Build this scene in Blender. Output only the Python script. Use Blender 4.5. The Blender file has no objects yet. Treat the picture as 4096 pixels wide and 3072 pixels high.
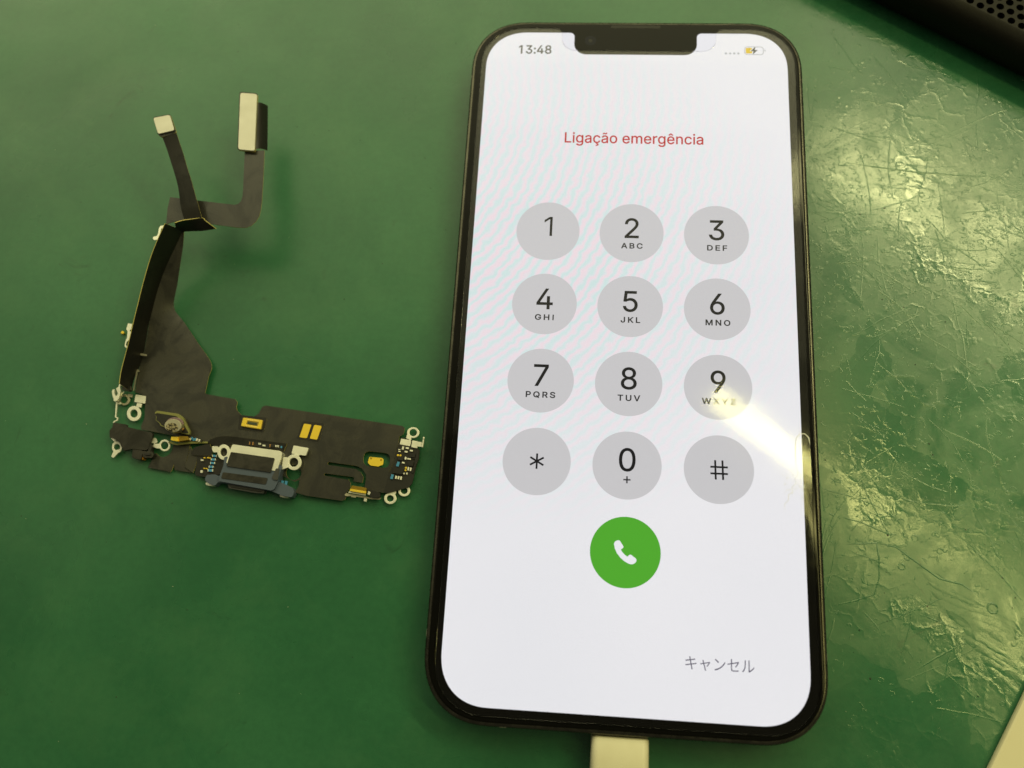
import bpy, math, random
from mathutils import Vector, Matrix
from mathutils.geometry import delaunay_2d_cdt

sc = bpy.context.scene
MM = 0.001                      # every length below is in millimetres; the scene is in metres
V = lambda x, y, z=0.0: Vector((x, y, z)) * MM

# ------------------------------------------------------------------ camera
cam = bpy.data.cameras.new('camera')
cam_ob = bpy.data.objects.new('camera', cam)
sc.collection.objects.link(cam_ob)
right = Vector((0.99646127, 0.05676322, -0.06199091))
down = Vector((0.03795679, -0.96192242, -0.27067423))
fwd = Vector((-0.07499479, 0.26736341, -0.96067299))
M = Matrix.Identity(4)
for i in range(3):
    M[i][0], M[i][1], M[i][2] = right[i], -down[i], -fwd[i]
M.translation = V(-10.462, -53.652, 161.82)
cam_ob.matrix_world = M
cam.sensor_width = 36.0
cam.lens = 3300 / 4096 * 36
cam.clip_start, cam.clip_end = 0.005, 20.0
cam.dof.use_dof = True
cam.dof.focus_distance = 0.160
cam.dof.aperture_fstop = 13.0
sc.camera = cam_ob

# ------------------------------------------------------------------ room light
world = bpy.data.worlds.new('World'); sc.world = world; world.use_nodes = True
world.node_tree.nodes['Background'].inputs[0].default_value = (1.0, 0.93, 0.62, 1)
world.node_tree.nodes['Background'].inputs[1].default_value = 0.10
LAMP = (1.0, 0.95, 0.53)

def area_lamp(name, p, sx, sy, radiance, rotz=0.0, tilt=(0, 0), col=LAMP):
    l = bpy.data.lights.new(name, 'AREA'); l.shape = 'RECTANGLE'
    l.size, l.size_y = sx * MM, sy * MM
    l.energy = radiance * math.pi * l.size * l.size_y
    l.color = col
    o = bpy.data.objects.new(name, l); sc.collection.objects.link(o)
    o.location = V(*p)
    o.rotation_euler = (math.radians(tilt[0]), math.radians(tilt[1]), math.radians(rotz))
    return o

# two fluorescent tubes that run side by side over the bench, and the bright ceiling behind it
TA = math.degrees(math.atan2(-78, 103))
TUBE = (1.0, 0.94, 0.42)
area_lamp('tube_lamp', (154 + 0.797 * 330, 205 - 0.604 * 330, 800), 660, 27, 27.0, TA, col=(1.0, 0.93, 0.32))
area_lamp('tube_lamp', (300 + 0.797 * 330, 556 - 0.604 * 330, 800), 660, 50, 33.0, TA, col=TUBE)
area_lamp('ceiling_lamp', (-380, 790, 520), 1340, 680, 2.35)
area_lamp('ceiling_lamp', (570, 790, 520), 560, 680, 0.9)
for k in range(5):              # the ceiling dims towards the camera
    area_lamp('ceiling_lamp', (-200, 414 - 72 * k, 520), 1700, 72, 1.75 - 0.37 * k)
area_lamp('ceiling_lamp', (-700, 10, 520), 700, 120, 0.5)

sc.render.engine = 'CYCLES'
sc.cycles.use_denoising = True
sc.cycles.max_bounces = 6
sc.cycles.sample_clamp_indirect = 4.0
vs = sc.view_settings
vs.view_transform = 'Standard'; vs.look = 'None'; vs.exposure = 0.0; vs.gamma = 1.0
vs.use_curve_mapping = False

# ------------------------------------------------------------------ materials
MATS = {}
def principled(name, col, rough=0.5, metal=0.0, spec=0.5, emit=None, strength=1.0):
    m = bpy.data.materials.new(name); m.use_nodes = True
    b = m.node_tree.nodes['Principled BSDF']
    b.inputs['Base Color'].default_value = (*col, 1)
    b.inputs['Roughness'].default_value = rough
    b.inputs['Metallic'].default_value = metal
    b.inputs['Specular IOR Level'].default_value = spec
    if emit:
        b.inputs['Emission Color'].default_value = (*emit, 1)
        b.inputs['Emission Strength'].default_value = strength
    MATS[name] = m
    return m

class N:
    """small helper for node graphs"""
    def __init__(s, m):
        s.t = m.node_tree; s.b = s.t.nodes['Principled BSDF']
        s.co = s.t.nodes.new('ShaderNodeTexCoord').outputs['Object']
    def link(s, a, b): s.t.links.new(a, b)
    def noise(s, scale, detail=3, rough=0.55, dist=0.0, vec=None):
        n = s.t.nodes.new('ShaderNodeTexNoise')
        n.inputs['Scale'].default_value = scale; n.inputs['Detail'].default_value = detail
        n.inputs['Roughness'].default_value = rough; n.inputs['Distortion'].default_value = dist
        s.link(vec or s.co, n.inputs['Vector']); return n.outputs[0]
    def scaled(s, v):
        n = s.t.nodes.new('ShaderNodeMapping'); n.inputs['Scale'].default_value = v
        s.link(s.co, n.inputs['Vector']); return n.outputs[0]
    def ramp(s, fac, *stops):
        n = s.t.nodes.new('ShaderNodeValToRGB'); e = n.color_ramp.elements
        while len(e) < len(stops): e.new(0.5)
        for k, (p, c) in enumerate(stops):
            e[k].position = p; e[k].color = (c, c, c, 1) if isinstance(c, (int, float)) else (*c, 1)
        s.link(fac, n.inputs[0]); return n.outputs[0]
    def math(s, op, a, b=0.0, c=None):
        n = s.t.nodes.new('ShaderNodeMath'); n.operation = op
        for k, v in enumerate((a, b) if c is None else (a, b, c)):
            if isinstance(v, (int, float)): n.inputs[k].default_value = v
            else: s.link(v, n.inputs[k])
        return n.outputs[0]
    def mix(s, fac, a, b):
        n = s.t.nodes.new('ShaderNodeMix'); n.data_type = 'RGBA'
        for k, v in ((0, fac), (6, a), (7, b)):
            if isinstance(v, (int, float)): n.inputs[k].default_value = v
            elif isinstance(v, tuple): n.inputs[k].default_value = (*v, 1)
            else: s.link(v, n.inputs[k])
        return n.outputs[2]
    def bump(s, h, strength, dist):
        n = s.t.nodes.new('ShaderNodeBump'); n.inputs['Strength'].default_value = strength
        n.inputs['Distance'].default_value = dist * MM
        s.link(h, n.inputs['Height'])
        prev = s.b.inputs['Normal'].links
        if prev: s.link(prev[0].from_socket, n.inputs['Normal'])
        s.link(n.outputs[0], s.b.inputs['Normal']); s.link(n.outputs[0], s.b.inputs['Coat Normal'])

# green bench mat
m = principled('mat_green', (0.012, 0.11, 0.045), 0.33)
n = N(m)
blot = n.noise(20, 5, 0.65, 0.2)
fine = n.noise(700, 4, 0.7)
c0 = n.mix(n.ramp(blot, (0.35, 0.0), (0.7, 1.0)), (0.021, 0.116, 0.053), (0.038, 0.166, 0.077))
c1 = n.mix(n.ramp(fine, (0.38, 0.22), (0.62, 0.0)), c0, (0.014, 0.080, 0.040))
stain = n.ramp(n.noise(75, 4, 0.7, 1.2), (0.66, 0.0), (0.74, 0.55))
c2 = n.mix(stain, c1, (0.016, 0.062, 0.030))
scuff = n.ramp(n.noise(34, 7, 0.75, 0.25), (0.50, 0.0), (0.70, 0.38))
c2 = n.mix(scuff, c2, (0.060, 0.180, 0.085))
n.link(c2, n.b.inputs['Base Color'])
wear = n.noise(22, 5, 0.6, 0.8)
sep = n.t.nodes.new('ShaderNodeSeparateXYZ'); n.link(n.co, sep.inputs[0])
worn = n.ramp(n.math('MULTIPLY_ADD', sep.outputs[0], 8.0, 0.2), (0.45, 0.0), (0.58, 1.0))   # the polished, cut-up side of the mat
patch = n.ramp(n.noise(70, 4, 0.65, 0.8), (0.44, 0.0), (0.58, 1.0))
r_old = n.ramp(wear, (0.32, 0.23), (0.66, 0.38))
r_worn = n.mix(patch, (0.22, 0.22, 0.22), (0.32, 0.32, 0.32))
n.link(n.mix(worn, r_old, r_worn), n.b.inputs['Roughness'])
n.link(n.math('MULTIPLY', worn, 0.9), n.b.inputs['Coat Weight'])
n.link(n.math('MULTIPLY_ADD', worn, -0.35, 0.5), n.b.inputs['Specular IOR Level'])

n.bump(n.math('MULTIPLY', n.noise(1600, 3, 0.7), n.math('MULTIPLY_ADD', worn, -0.4, 1.0)), 0.10, 0.05)
n.bump(n.math('MULTIPLY', n.noise(260, 3, 0.6), n.math('MULTIPLY_ADD', worn, -0.5, 1.0)), 0.14, 0.10)
n.bump(n.math('MULTIPLY', n.noise(60, 3, 0.5), n.math('MULTIPLY_ADD', worn, -0.94, 1.0)), 0.16, 0.6)
# crinkles of the worn side: creased cells, blisters and fine lines
wob = n.t.nodes.new('ShaderNodeVectorMath'); wob.operation = 'MULTIPLY_ADD'
nz = n.t.nodes.new('ShaderNodeTexNoise'); nz.inputs['Scale'].default_value = 240; nz.inputs['Detail'].default_value = 3
n.link(n.co, nz.inputs['Vector']); n.link(nz.outputs['Color'], wob.inputs[0]); wob.inputs[1].default_value = (0.006, 0.006, 0.0); n.link(n.co, wob.inputs[2])
def voronoi(scale, feature, vec):
    v = n.t.nodes.new('ShaderNodeTexVoronoi'); v.feature = feature; v.inputs['Scale'].default_value = scale
    n.link(vec, v.inputs['Vector']); return v
cell = voronoi(85, 'F1', wob.outputs[0])
sc_ = n.t.nodes.new('ShaderNodeSeparateColor'); n.link(cell.outputs['Color'], sc_.inputs[0])
peel = n.ramp(sc_.outputs[0], (0.38, 0.0), (0.42, 1.0))
n.link(n.mix(peel, n.mix(patch, (0.085, 0.085, 0.085), (0.13, 0.13, 0.13)), n.mix(patch, (0.16, 0.16, 0.16), (0.24, 0.24, 0.24))), n.b.inputs['Coat Roughness'])
n.bump(n.math('MULTIPLY', peel, worn), 1.0, 0.006)
creased = n.ramp(voronoi(190, 'DISTANCE_TO_EDGE', wob.outputs[0]).outputs['Distance'], (0.0, 1.0), (0.06, 0.35), (0.14, 0.0))
cm = n.ramp(n.noise(55, 3, 0.6), (0.45, 0.0), (0.6, 1.0))
n.bump(n.math('MULTIPLY', n.math('MULTIPLY', creased, cm), worn), 1.0, 0.018)
blis = n.ramp(voronoi(620, 'F1', n.co).outputs['Distance'], (0.12, 1.0), (0.26, 0.6), (0.34, 0.0))
bm = n.ramp(n.noise(120, 3, 0.6), (0.5, 0.0), (0.6, 1.0))
n.bump(n.math('MULTIPLY', n.math('MULTIPLY', blis, bm), worn), 1.0, 0.014)
fl = n.noise(330, 5, 0.75, 2.5, n.scaled((1.0, 0.6, 1.0)))
n.bump(n.math('MULTIPLY', n.math('ABSOLUTE', n.math('SUBTRACT', fl, 0.5)), worn), 1.0, 0.014)

def film(name, c, rough, var=0.10, smudge=110):
    m = principled(name, c, rough)
    n = N(m)
    s = n.noise(smudge, 6, 0.7, 1.4)
    n.link(n.ramp(s, (0.38, rough - var), (0.64, rough + var * 1.8)), n.b.inputs['Roughness'])
    n.link(n.mix(n.ramp(s, (0.44, 0.0), (0.60, 1.0)), tuple(v * 1.2 for v in c), tuple(v * 0.42 for v in c)), n.b.inputs['Base Color'])
    n.bump(n.noise(900, 2), 0.06, 0.03)
    n.bump(n.noise(140, 3, 0.5, 0.5, n.scaled((1.0, 0.35, 1.0))), 0.25, 0.12)
    return m
film('film', (0.040, 0.0385, 0.032), 0.29)
film('film_dark', (0.010, 0.009, 0.007), 0.5)
MATS['film_dark'].node_tree.nodes['Principled BSDF'].inputs['Specular IOR Level'].default_value = 0.28
film('film_sheen', (0.026, 0.025, 0.022), 0.25)
film('film_black', (0.008, 0.007, 0.005), 0.5)
film('board', (0.012, 0.011, 0.009), 0.4)
film('rubber', (0.020, 0.018, 0.014), 0.6)
principled('film_edge', (0.55, 0.47, 0.14), 0.5)
principled('chip', (0.016, 0.015, 0.014), 0.35)
principled('nose', (0.05, 0.052, 0.055), 0.4)
principled('blue_plastic', (0.072, 0.095, 0.145), 0.40)
principled('blue_cap', (0.06, 0.27, 0.55), 0.35)
principled('kapton', (0.45, 0.2, 0.02), 0.3)
principled('board_edge', (0.20, 0.20, 0.06), 0.5)
principled('socket_base', (0.30, 0.22, 0.05), 0.5)
principled('socket_core', (0.04, 0.055, 0.03), 0.4)
principled('gold', (0.95, 0.68, 0.07), 0.42, 0.6)
principled('gold_light', (0.95, 0.80, 0.35), 0.4, 0.8)
principled('gold_dark', (0.42, 0.28, 0.04), 0.35, 0.9)
principled('copper', (0.62, 0.33, 0.12), 0.4, 0.9)
principled('purple_metal', (0.25, 0.17, 0.19), 0.4, 0.7)
def brushed(name, c, rough, metal):
    m = principled(name, c, rough, metal); n = N(m)
    n.bump(n.noise(1200, 3, 0.6), 0.10, 0.03)
    n.link(n.ramp(n.noise(300, 3), (0.3, rough - 0.07), (0.7, rough + 0.1)), n.b.inputs['Roughness'])
brushed('tin', (0.88, 0.87, 0.78), 0.45, 0.75)
brushed('tin_dull', (0.46, 0.43, 0.33), 0.45, 0.85)
brushed('plate', (0.66, 0.64, 0.58), 0.55, 0.35)
m = principled('mesh_speckle', (0.2, 0.18, 0.12), 0.5, 0.6); n = N(m)
n.link(n.ramp(n.noise(2600, 2), (0.42, (0.01, 0.008, 0.004)), (0.6, (0.42, 0.36, 0.22))), n.b.inputs['Base Color'])

# phone materials
m = principled('frame_metal', (0.26, 0.245, 0.19), 0.28, 0.95); n = N(m)
n.link(n.ramp(n.noise(700, 4, 0.6), (0.35, 0.22), (0.7, 0.36)), n.b.inputs['Roughness'])
n.link(n.mix(n.ramp(n.noise(350, 5, 0.7), (0.35, 0.0), (0.8, 1.0)), (0.065, 0.063, 0.053), (0.125, 0.12, 0.098)), n.b.inputs['Base Color'])
principled('band_plastic', (0.17, 0.18, 0.155), 0.5)
m = principled('black_glass', (0.004, 0.004, 0.0035), 0.06, 0.0, 0.12); n = N(m)
n.link(n.ramp(n.noise(90, 4, 0.6, 1.0), (0.4, 0.05), (0.75, 0.16)), n.b.inputs['Roughness'])
principled('slot_black', (0.003, 0.003, 0.003), 0.6)
principled('lens', (0.004, 0.005, 0.012), 0.08, 0.0, 0.15)

def lit(name, col, strength=1.0):
    """a lit area of the display: emits its colour under a glossy cover"""
    m = principled(name, (0.003, 0.003, 0.003), 0.10, 0.0, 0.0, col, strength)
    return m
m = lit('screen_white', (0.80, 0.80, 0.84)); n = N(m)
# faint pixel grain and the weak coloured fringes of the panel
grain = n.noise(5200, 1, 0.5)
mp = n.t.nodes.new('ShaderNodeMapping'); mp.inputs['Location'].default_value = (0.075, -0.055, 0)
n.link(n.co, mp.inputs['Vector'])
wv = n.t.nodes.new('ShaderNodeTexWave'); wv.wave_type = 'RINGS'; wv.rings_direction = 'Z'
wv.inputs['Scale'].default_value = 165; wv.inputs['Distortion'].default_value = 3.5
wv.inputs['Detail'].default_value = 1; wv.inputs['Detail Scale'].default_value = 3
n.link(mp.outputs[0], wv.inputs['Vector'])
gr = n.t.nodes.new('ShaderNodeTexGradient'); gr.gradient_type = 'SPHERICAL'
mp2 = n.t.nodes.new('ShaderNodeMapping'); mp2.inputs['Location'].default_value = (0.30, -0.28, 0); mp2.inputs['Scale'].default_value = (18, 18, 18)
n.link(n.co, mp2.inputs['Vector']); n.link(mp2.outputs[0], gr.inputs[0])
fringe = n.ramp(wv.outputs['Fac'], (0.0, (0.90, 0.66, 0.73)), (0.5, (0.74, 0.74, 0.78)), (1.0, (0.52, 0.78, 0.74)))
amp = n.math('MULTIPLY', n.ramp(gr.outputs['Fac'], (0.0, 0.0), (0.75, 1.0)), 0.65)
base = n.mix(n.ramp(n.noise(18, 2), (0.3, 0.0), (0.7, 1.0)), (0.82, 0.82, 0.845), (0.865, 0.855, 0.875))
colr = n.mix(amp, base, fringe)
n.link(n.mix(n.ramp(grain, (0.3, 0.10), (0.7, 0.0)), colr, (0.45, 0.45, 0.5)), n.b.inputs['Emission Color'])
m = lit('key_grey', (0.50, 0.50, 0.51)); n = N(m)
n.link(n.mix(n.ramp(n.noise(5200, 1), (0.3, 0.12), (0.7, 0.0)), (0.60, 0.59, 0.60), (0.40, 0.39, 0.41)), n.b.inputs['Emission Color'])
lit('key_ink', (0.012, 0.012, 0.013))
lit('letters_ink', (0.03, 0.03, 0.032))
lit('title_red', (0.50, 0.022, 0.028))
lit('clock_ink', (0.085, 0.085, 0.07))
lit('cancel_ink', (0.10, 0.09, 0.13))
lit('call_green', (0.085, 0.40, 0.03))
lit('icon_white', (0.84, 0.84, 0.87))
lit('battery_grey', (0.36, 0.37, 0.37))
lit('battery_yellow', (0.72, 0.50, 0.03))
lit('dot_grey', (0.46, 0.47, 0.48))

# clear cover film: reflects like glass, lets the display through
def clear_film(name, rough):
    m = bpy.data.materials.new(name); m.use_nodes = True; t = m.node_tree
    for nd in list(t.nodes): t.nodes.remove(nd)
    o = t.nodes.new('ShaderNodeOutputMaterial'); mx = t.nodes.new('ShaderNodeMixShader')
    tr = t.nodes.new('ShaderNodeBsdfTransparent'); gl = t.nodes.new('ShaderNodeBsdfGlossy')
    fr = t.nodes.new('ShaderNodeFresnel'); fr.inputs['IOR'].default_value = 1.30
    co = t.nodes.new('ShaderNodeTexCoord'); nz = t.nodes.new('ShaderNodeTexNoise'); nz.inputs['Scale'].default_value = 120; nz.inputs['Detail'].default_value = 4
    rp = t.nodes.new('ShaderNodeMapRange'); rp.inputs[1].default_value = 0.35; rp.inputs[2].default_value = 0.75; rp.inputs[3].default_value = rough; rp.inputs[4].default_value = rough * 2.0
    t.links.new(co.outputs['Object'], nz.inputs['Vector']); t.links.new(nz.outputs[0], rp.inputs[0]); t.links.new(rp.outputs[0], gl.inputs['Roughness'])
    t.links.new(fr.outputs[0], mx.inputs[0]); t.links.new(tr.outputs[0], mx.inputs[1]); t.links.new(gl.outputs[0], mx.inputs[2])
    t.links.new(mx.outputs[0], o.inputs[0]); MATS[name] = m
clear_film('clear_film', 0.046)
m = principled('crack_line', (0.85, 0.85, 0.85), 0.12)

m = principled('white_plastic', (0.70, 0.66, 0.50), 0.45); n = N(m)
n.link(n.mix(n.ramp(n.noise(60, 4, 0.6), (0.35, 0.0), (0.75, 1.0)), (0.72, 0.68, 0.52), (0.60, 0.55, 0.38)), n.b.inputs['Base Color'])
n.bump(n.noise(200, 2), 0.08, 0.1)
m = principled('cream_plastic', (0.74, 0.69, 0.50), 0.5); n = N(m)
n.link(n.mix(n.ramp(n.noise(40, 4, 0.6), (0.3, 0.0), (0.75, 1.0)), (0.76, 0.71, 0.52), (0.70, 0.64, 0.44)), n.b.inputs['Base Color'])
m = principled('black_case', (0.007, 0.0062, 0.0045), 0.55, 0.0, 0.2); n = N(m)
n.bump(n.noise(500, 5, 0.7, 0.5, n.scaled((1, 0.35, 1))), 0.35, 0.25)
principled('speck_dark', (0.012, 0.022, 0.012), 0.6)
principled('speck_light', (0.55, 0.55, 0.42), 0.5)

# ------------------------------------------------------------------ mesh helpers
def new_obj(name, me, mat=None, parent=None, smooth=False):
    o = bpy.data.objects.new(name, me); sc.collection.objects.link(o)
    if mat: me.materials.append(MATS[mat])
    if parent: o.parent = parent
    if smooth:
        for p in me.polygons: p.use_smooth = True
    return o

def tag(o, label=None, cat=None, group=None, kind=None):
    for k, v in (('label', label), ('category', cat), ('group', group), ('kind', kind)):
        if v: o[k] = v
    return o

def thing(name, label, cat, loc=(0, 0, 0)):
    o = bpy.data.objects.new(name, None); sc.collection.objects.link(o)
    o.empty_display_size = 0.005; o.location = V(*loc)
    return tag(o, label, cat)

def area2(c):
    return sum(c[i][0] * c[(i + 1) % len(c)][1] - c[(i + 1) % len(c)][0] * c[i][1] for i in range(len(c)))

def winding(p, c):
    w = 0
    for i in range(len(c)):
        a, b = c[i], c[(i + 1) % len(c)]
        if a[1] <= p[1] < b[1] and (b[0] - a[0]) * (p[1] - a[1]) - (p[0] - a[0]) * (b[1] - a[1]) > 0: w += 1
        elif b[1] <= p[1] < a[1] and (b[0] - a[0]) * (p[1] - a[1]) - (p[0] - a[0]) * (b[1] - a[1]) < 0: w -= 1
    return w

def fill(contours, evenodd=False):
    """triangulate outlines (holes and overlaps allowed) -> verts2d, triangles"""
    vs_, es = [], []
    for c in contours:
        k = len(vs_); vs_ += [Vector(p[:2]) for p in c]
        es += [(k + i, k + (i + 1) % len(c)) for i in range(len(c))]
    out = delaunay_2d_cdt(vs_, es, [], 0, 1e-6)
    ov, of = out[0], out[2]
    keep = []
    for f in of:
        q = [sum(ov[i][k] for i in f) / len(f) for k in (0, 1)]
        if evenodd: ok = sum(1 for c in contours if winding(q, c) != 0) % 2 == 1
        else: ok = sum(winding(q, c) for c in contours) != 0
        if ok: keep.append(list(f))
    res = []
    for f in keep:
        if area2([ov[i] for i in f]) < 0: f = f[::-1]
        res.append(f)
    return [tuple(v) for v in ov], res

def slab_mesh(name, contours, z0, t, off=(0, 0), sides=True, evenodd=True):
    vs2, tris = fill(contours, evenodd)
    n0 = len(vs2)
    P3 = [V(x - off[0], y - off[1], z0 + t) for x, y in vs2]
    F = [tuple(f) for f in tris]
    if sides and t > 0:
        P3 += [V(x - off[0], y - off[1], z0) for x, y in vs2]
        F += [tuple(i + n0 for i in f[::-1]) for f in tris]
        cnt = {}
        for f in tris:
            for i in range(len(f)):
                a, b = f[i], f[(i + 1) % len(f)]
                cnt[(a, b)] = 1
        for (a, b) in cnt:
            if (b, a) not in cnt: F.append((b, a, a + n0, b + n0))
    me = bpy.data.meshes.new(name); me.from_pydata(P3, [], F); me.update()
    return me

def bevel(o, wmm, seg=2, ang=35):
    b = o.modifiers.new('bevel', 'BEVEL'); b.width = wmm * MM; b.segments = seg
    b.limit_method = 'ANGLE'; b.angle_limit = math.radians(ang); b.harden_normals = False
    return b

def slab(name, contours, z0, t, mat, parent=None, bev=0, off=(0, 0), evenodd=True, smooth=False):
    me = slab_mesh(name, contours, z0, t, off, True, evenodd)
    o = new_obj(name, me, mat, parent)
    if bev: bevel(o, min(bev, t * 0.45))
    return o

def rrect(w, h, r, n=10, cx=0, cy=0, p=2.0):
    """rounded rectangle; p>2 gives a softer, continuous corner"""
    out = []
    for sx, sy, a0 in ((1, 1, 0), (-1, 1, 90), (-1, -1, 180), (1, -1, 270)):
        ox, oy = cx + sx * (w / 2 - r), cy + sy * (h / 2 - r)
        for k in range(n + 1):
            a = math.radians(a0 + 90 * k / n); c, s = math.cos(a), math.sin(a)
            out.append((ox + r * math.copysign(abs(c) ** (2 / p), c), oy + r * math.copysign(abs(s) ** (2 / p), s)))
    return out

def circle(cx, cy, r, n=48):
    return [(cx + r * math.cos(2 * math.pi * i / n), cy + r * math.sin(2 * math.pi * i / n)) for i in range(n)]

def loft(name, rings, mat, parent=None, cap=True, smooth=True):
    """closed rings of equal length (mm, 3-D) -> skin"""
    P3, F = [], []
    k = len(rings[0])
    for r in rings: P3 += [V(*p) for p in r]
    for j in range(len(rings) - 1):
        for i in range(k):
            a, b = j * k + i, j * k + (i + 1) % k
            F.append((a, b, b + k, a + k))
    if cap:
        F.append(tuple(range(k))[::-1]); F.append(tuple(range((len(rings) - 1) * k, len(rings) * k)))
    me = bpy.data.meshes.new(name); me.from_pydata(P3, [], F); me.update()
    return new_obj(name, me, mat, parent, smooth)

def parse(s):
    return [[tuple(float(v) for v in q.split(',')) for q in c.split()] for c in s.split(';')]

# ------------------------------------------------------------------ the bench mat
random.seed(7)
def grid_mesh(name, x0, x1, y0, y1, nx, ny):
    P3 = [V(x0 + (x1 - x0) * i / nx, y0 + (y1 - y0) * j / ny, 0) for j in range(ny + 1) for i in range(nx + 1)]
    F = [(j * (nx + 1) + i, j * (nx + 1) + i + 1, (j + 1) * (nx + 1) + i + 1, (j + 1) * (nx + 1) + i) for j in range(ny) for i in range(nx)]
    me = bpy.data.meshes.new(name); me.from_pydata(P3, [], F); me.update(); return me
bench = new_obj('bench_mat', grid_mesh('bench_mat', -420, 420, -320, 380, 8, 8), 'mat_green')
tag(bench, 'worn green rubber work mat covering the bench', None, None, 'structure')

# raised cuts, blisters and creases in the worn part of the mat
RV, RF = [], []
def ridge(path, w, h, sgn=1):
    """a low ridge with a triangular section along a path"""
    k0 = len(RV); nP = len(path)
    for i, (x, y) in enumerate(path):
        a = path[max(0, i - 1)]; b = path[min(nP - 1, i + 1)]
        tx, ty = b[0] - a[0], b[1] - a[1]; l = math.hypot(tx, ty) or 1
        nx, ny = -ty / l, tx / l
        e = 0.15 if i in (0, nP - 1) else 1.0
        ww = w * e * random.uniform(0.75, 1.25)
        RV.append(V(x - nx * ww / 2, y - ny * ww / 2, 0.002)); RV.append(V(x, y, 0.002 + h * e * random.uniform(0.6, 1.2))); RV.append(V(x + nx * ww / 2, y + ny * ww / 2, 0.002))
    for i in range(nP - 1):
        a = k0 + i * 3
        RF.append((a, a + 3, a + 4, a + 1)); RF.append((a + 1, a + 4, a + 5, a + 2))
def wander(x, y, ang, length, step, turn, drift=0.0):
    p = [(x, y)]
    for _ in range(max(2, int(length / step))):
        ang += random.gauss(0, turn) + drift
        x += math.cos(ang) * step; y += math.sin(ang) * step; p.append((x, y))
    return p
def in_worn(x, y):
    return x > 36.5 + 0.0 * y and not (x * 0.54 + y * 0.842 > 93) 
def spot():
    while True:
        x, y = random.uniform(37, 96), random.uniform(-70, 78)
        u = random.random()
        dens = 0.12 + 0.85 * math.exp(-((y - 25) / 24) ** 2) + 0.5 * math.exp(-((y + 28) / 14) ** 2) * (1 if x < 62 else 0.6)
        if in_worn(x, y) and u < dens: return x, y
for _ in range(2200):                                   # short nicks
    x, y = spot()
    ridge(wander(x, y, random.choice((0.0, 0.1, -0.2, 1.5, 2.2)) + random.gauss(0, 0.45), random.uniform(0.4, 1.8), 0.22, 0.45), random.uniform(0.16, 0.34), random.uniform(0.012, 0.035))
for _ in range(190):                                    # long cuts
    x, y = spot()
    ridge(wander(x, y, random.choice((-0.12, -0.55, 1.45, -0.9, 0.5)) + random.gauss(0, 0.15), random.uniform(4, 17), 0.6, 0.05), random.uniform(0.18, 0.34), random.uniform(0.016, 0.040))
for _ in range(380):                                   # burst blisters: small rings
    x, y = spot(); r = random.uniform(0.25, 0.62); a0 = random.uniform(0, 6.28); sp = random.uniform(3.6, 6.3)
    ridge([(x + r * math.cos(a0 + sp * k / 11), y + r * 0.85 * math.sin(a0 + sp * k / 11)) for k in range(12)], random.uniform(0.18, 0.30), random.uniform(0.018, 0.045))
# creases that fan out towards the lower right corner, as if the sheet had been peeled there
for k in range(16):
    y0 = -42 - k * 1.6
    ridge(wander(55 + k * 1.1 + random.uniform(-1, 1), y0, -0.62 + random.gauss(0, 0.05), random.uniform(10, 24), 0.9, 0.07, 0.008), random.uniform(1.0, 2.0), random.uniform(0.015, 0.035))
ridge([(42.0, -37.5), (44.5, -37.3), (47.5, -37.0), (47.8, -40), (47.6, -43.5), (46.5, -46.5), (43, -47.8), (38.5, -49)], 0.30, 0.06)
ridge([(47.5, -37.0), (51, -37.6), (55, -40.5), (58.5, -43), (62.5, -43.8), (66.5, -46.5)], 0.30, 0.06)
ridge([(53, -59.5), (56.5, -57.2), (60, -55.2), (61.5, -54.4)], 0.34, 0.07)
ridge([(57.8, -61.5), (58.8, -57.5), (60.2, -54.5)], 0.30, 0.06)
ridge([(50.5, -57.5), (52.5, -52), (53.2, -47.5)], 0.28, 0.05)
ridge([(44, -53.0), (50, -50.5), (57, -47.3), (61.5, -45)], 0.16, 0.04)
ridge([(46, 43.6), (52, 42.6), (60, 41.6), (68, 41.0), (80, 40.6)], 0.35, 0.06)
ridge([(56, 52), (55, 46), (54.6, 41), (55.4, 34)], 0.30, 0.05)
ridge(circle(67.5, -47.8, 0.9, 14) + [(68.4, -47.8)], 0.35, 0.08)
# a few hairlines elsewhere on the mat
ridge([(-42, -41), (-33, -47.5), (-28, -50.5), (-20, -57)], 0.10, 0.012)
ridge([(-78, -50), (-70, -46), (-66, -43.5)], 0.10, 0.012)
ridge([(-22, -60), (-21.5, -72), (-22.5, -84)], 0.18, 0.02)
for _ in range(46):
    x, y = random.uniform(-150, 34), random.uniform(-85, 84)
    ridge(wander(x, y, random.uniform(0, 3.1), random.uniform(1, 6), 0.5, 0.1), random.uniform(0.08, 0.14), 0.010)
me = bpy.data.meshes.new('scratch'); me.from_pydata(RV, [], RF); me.update()
sx = new_obj('scratches', me, 'mat_green', bench, True); sx['kind'] = 'stuff'

# dust and crumbs lying on the mat
DV, DF = [], []
def crumb(x, y, r, h):
    k = len(DV); nn = 6
    for i in range(nn):
        a = 6.283 * i / nn; rr = r * random.uniform(0.6, 1.25)
        DV.append(V(x + rr * math.cos(a), y + rr * math.sin(a), 0.003))
    DV.append(V(x + random.uniform(-r, r) * 0.3, y, h))
    for i in range(nn): DF.append((k + i, k + (i + 1) % nn, k + nn))
for _ in range(70): crumb(random.uniform(-150, 34), random.uniform(-85, 82), random.uniform(0.05, 0.16), 0.08)
for _ in range(45): crumb(random.uniform(38, 90), random.uniform(-70, 60), random.uniform(0.06, 0.2), 0.08)
me = bpy.data.meshes.new('dust'); me.from_pydata(DV, [], DF); me.update()
tag(new_obj('dust', me, 'speck_dark'), 'dark crumbs of dirt scattered over the green mat', None, None, 'stuff')
DV, DF = [], []
for _ in range(40): crumb(random.uniform(-150, 90), random.uniform(-85, 78), random.uniform(0.04, 0.1), 0.08)
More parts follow.
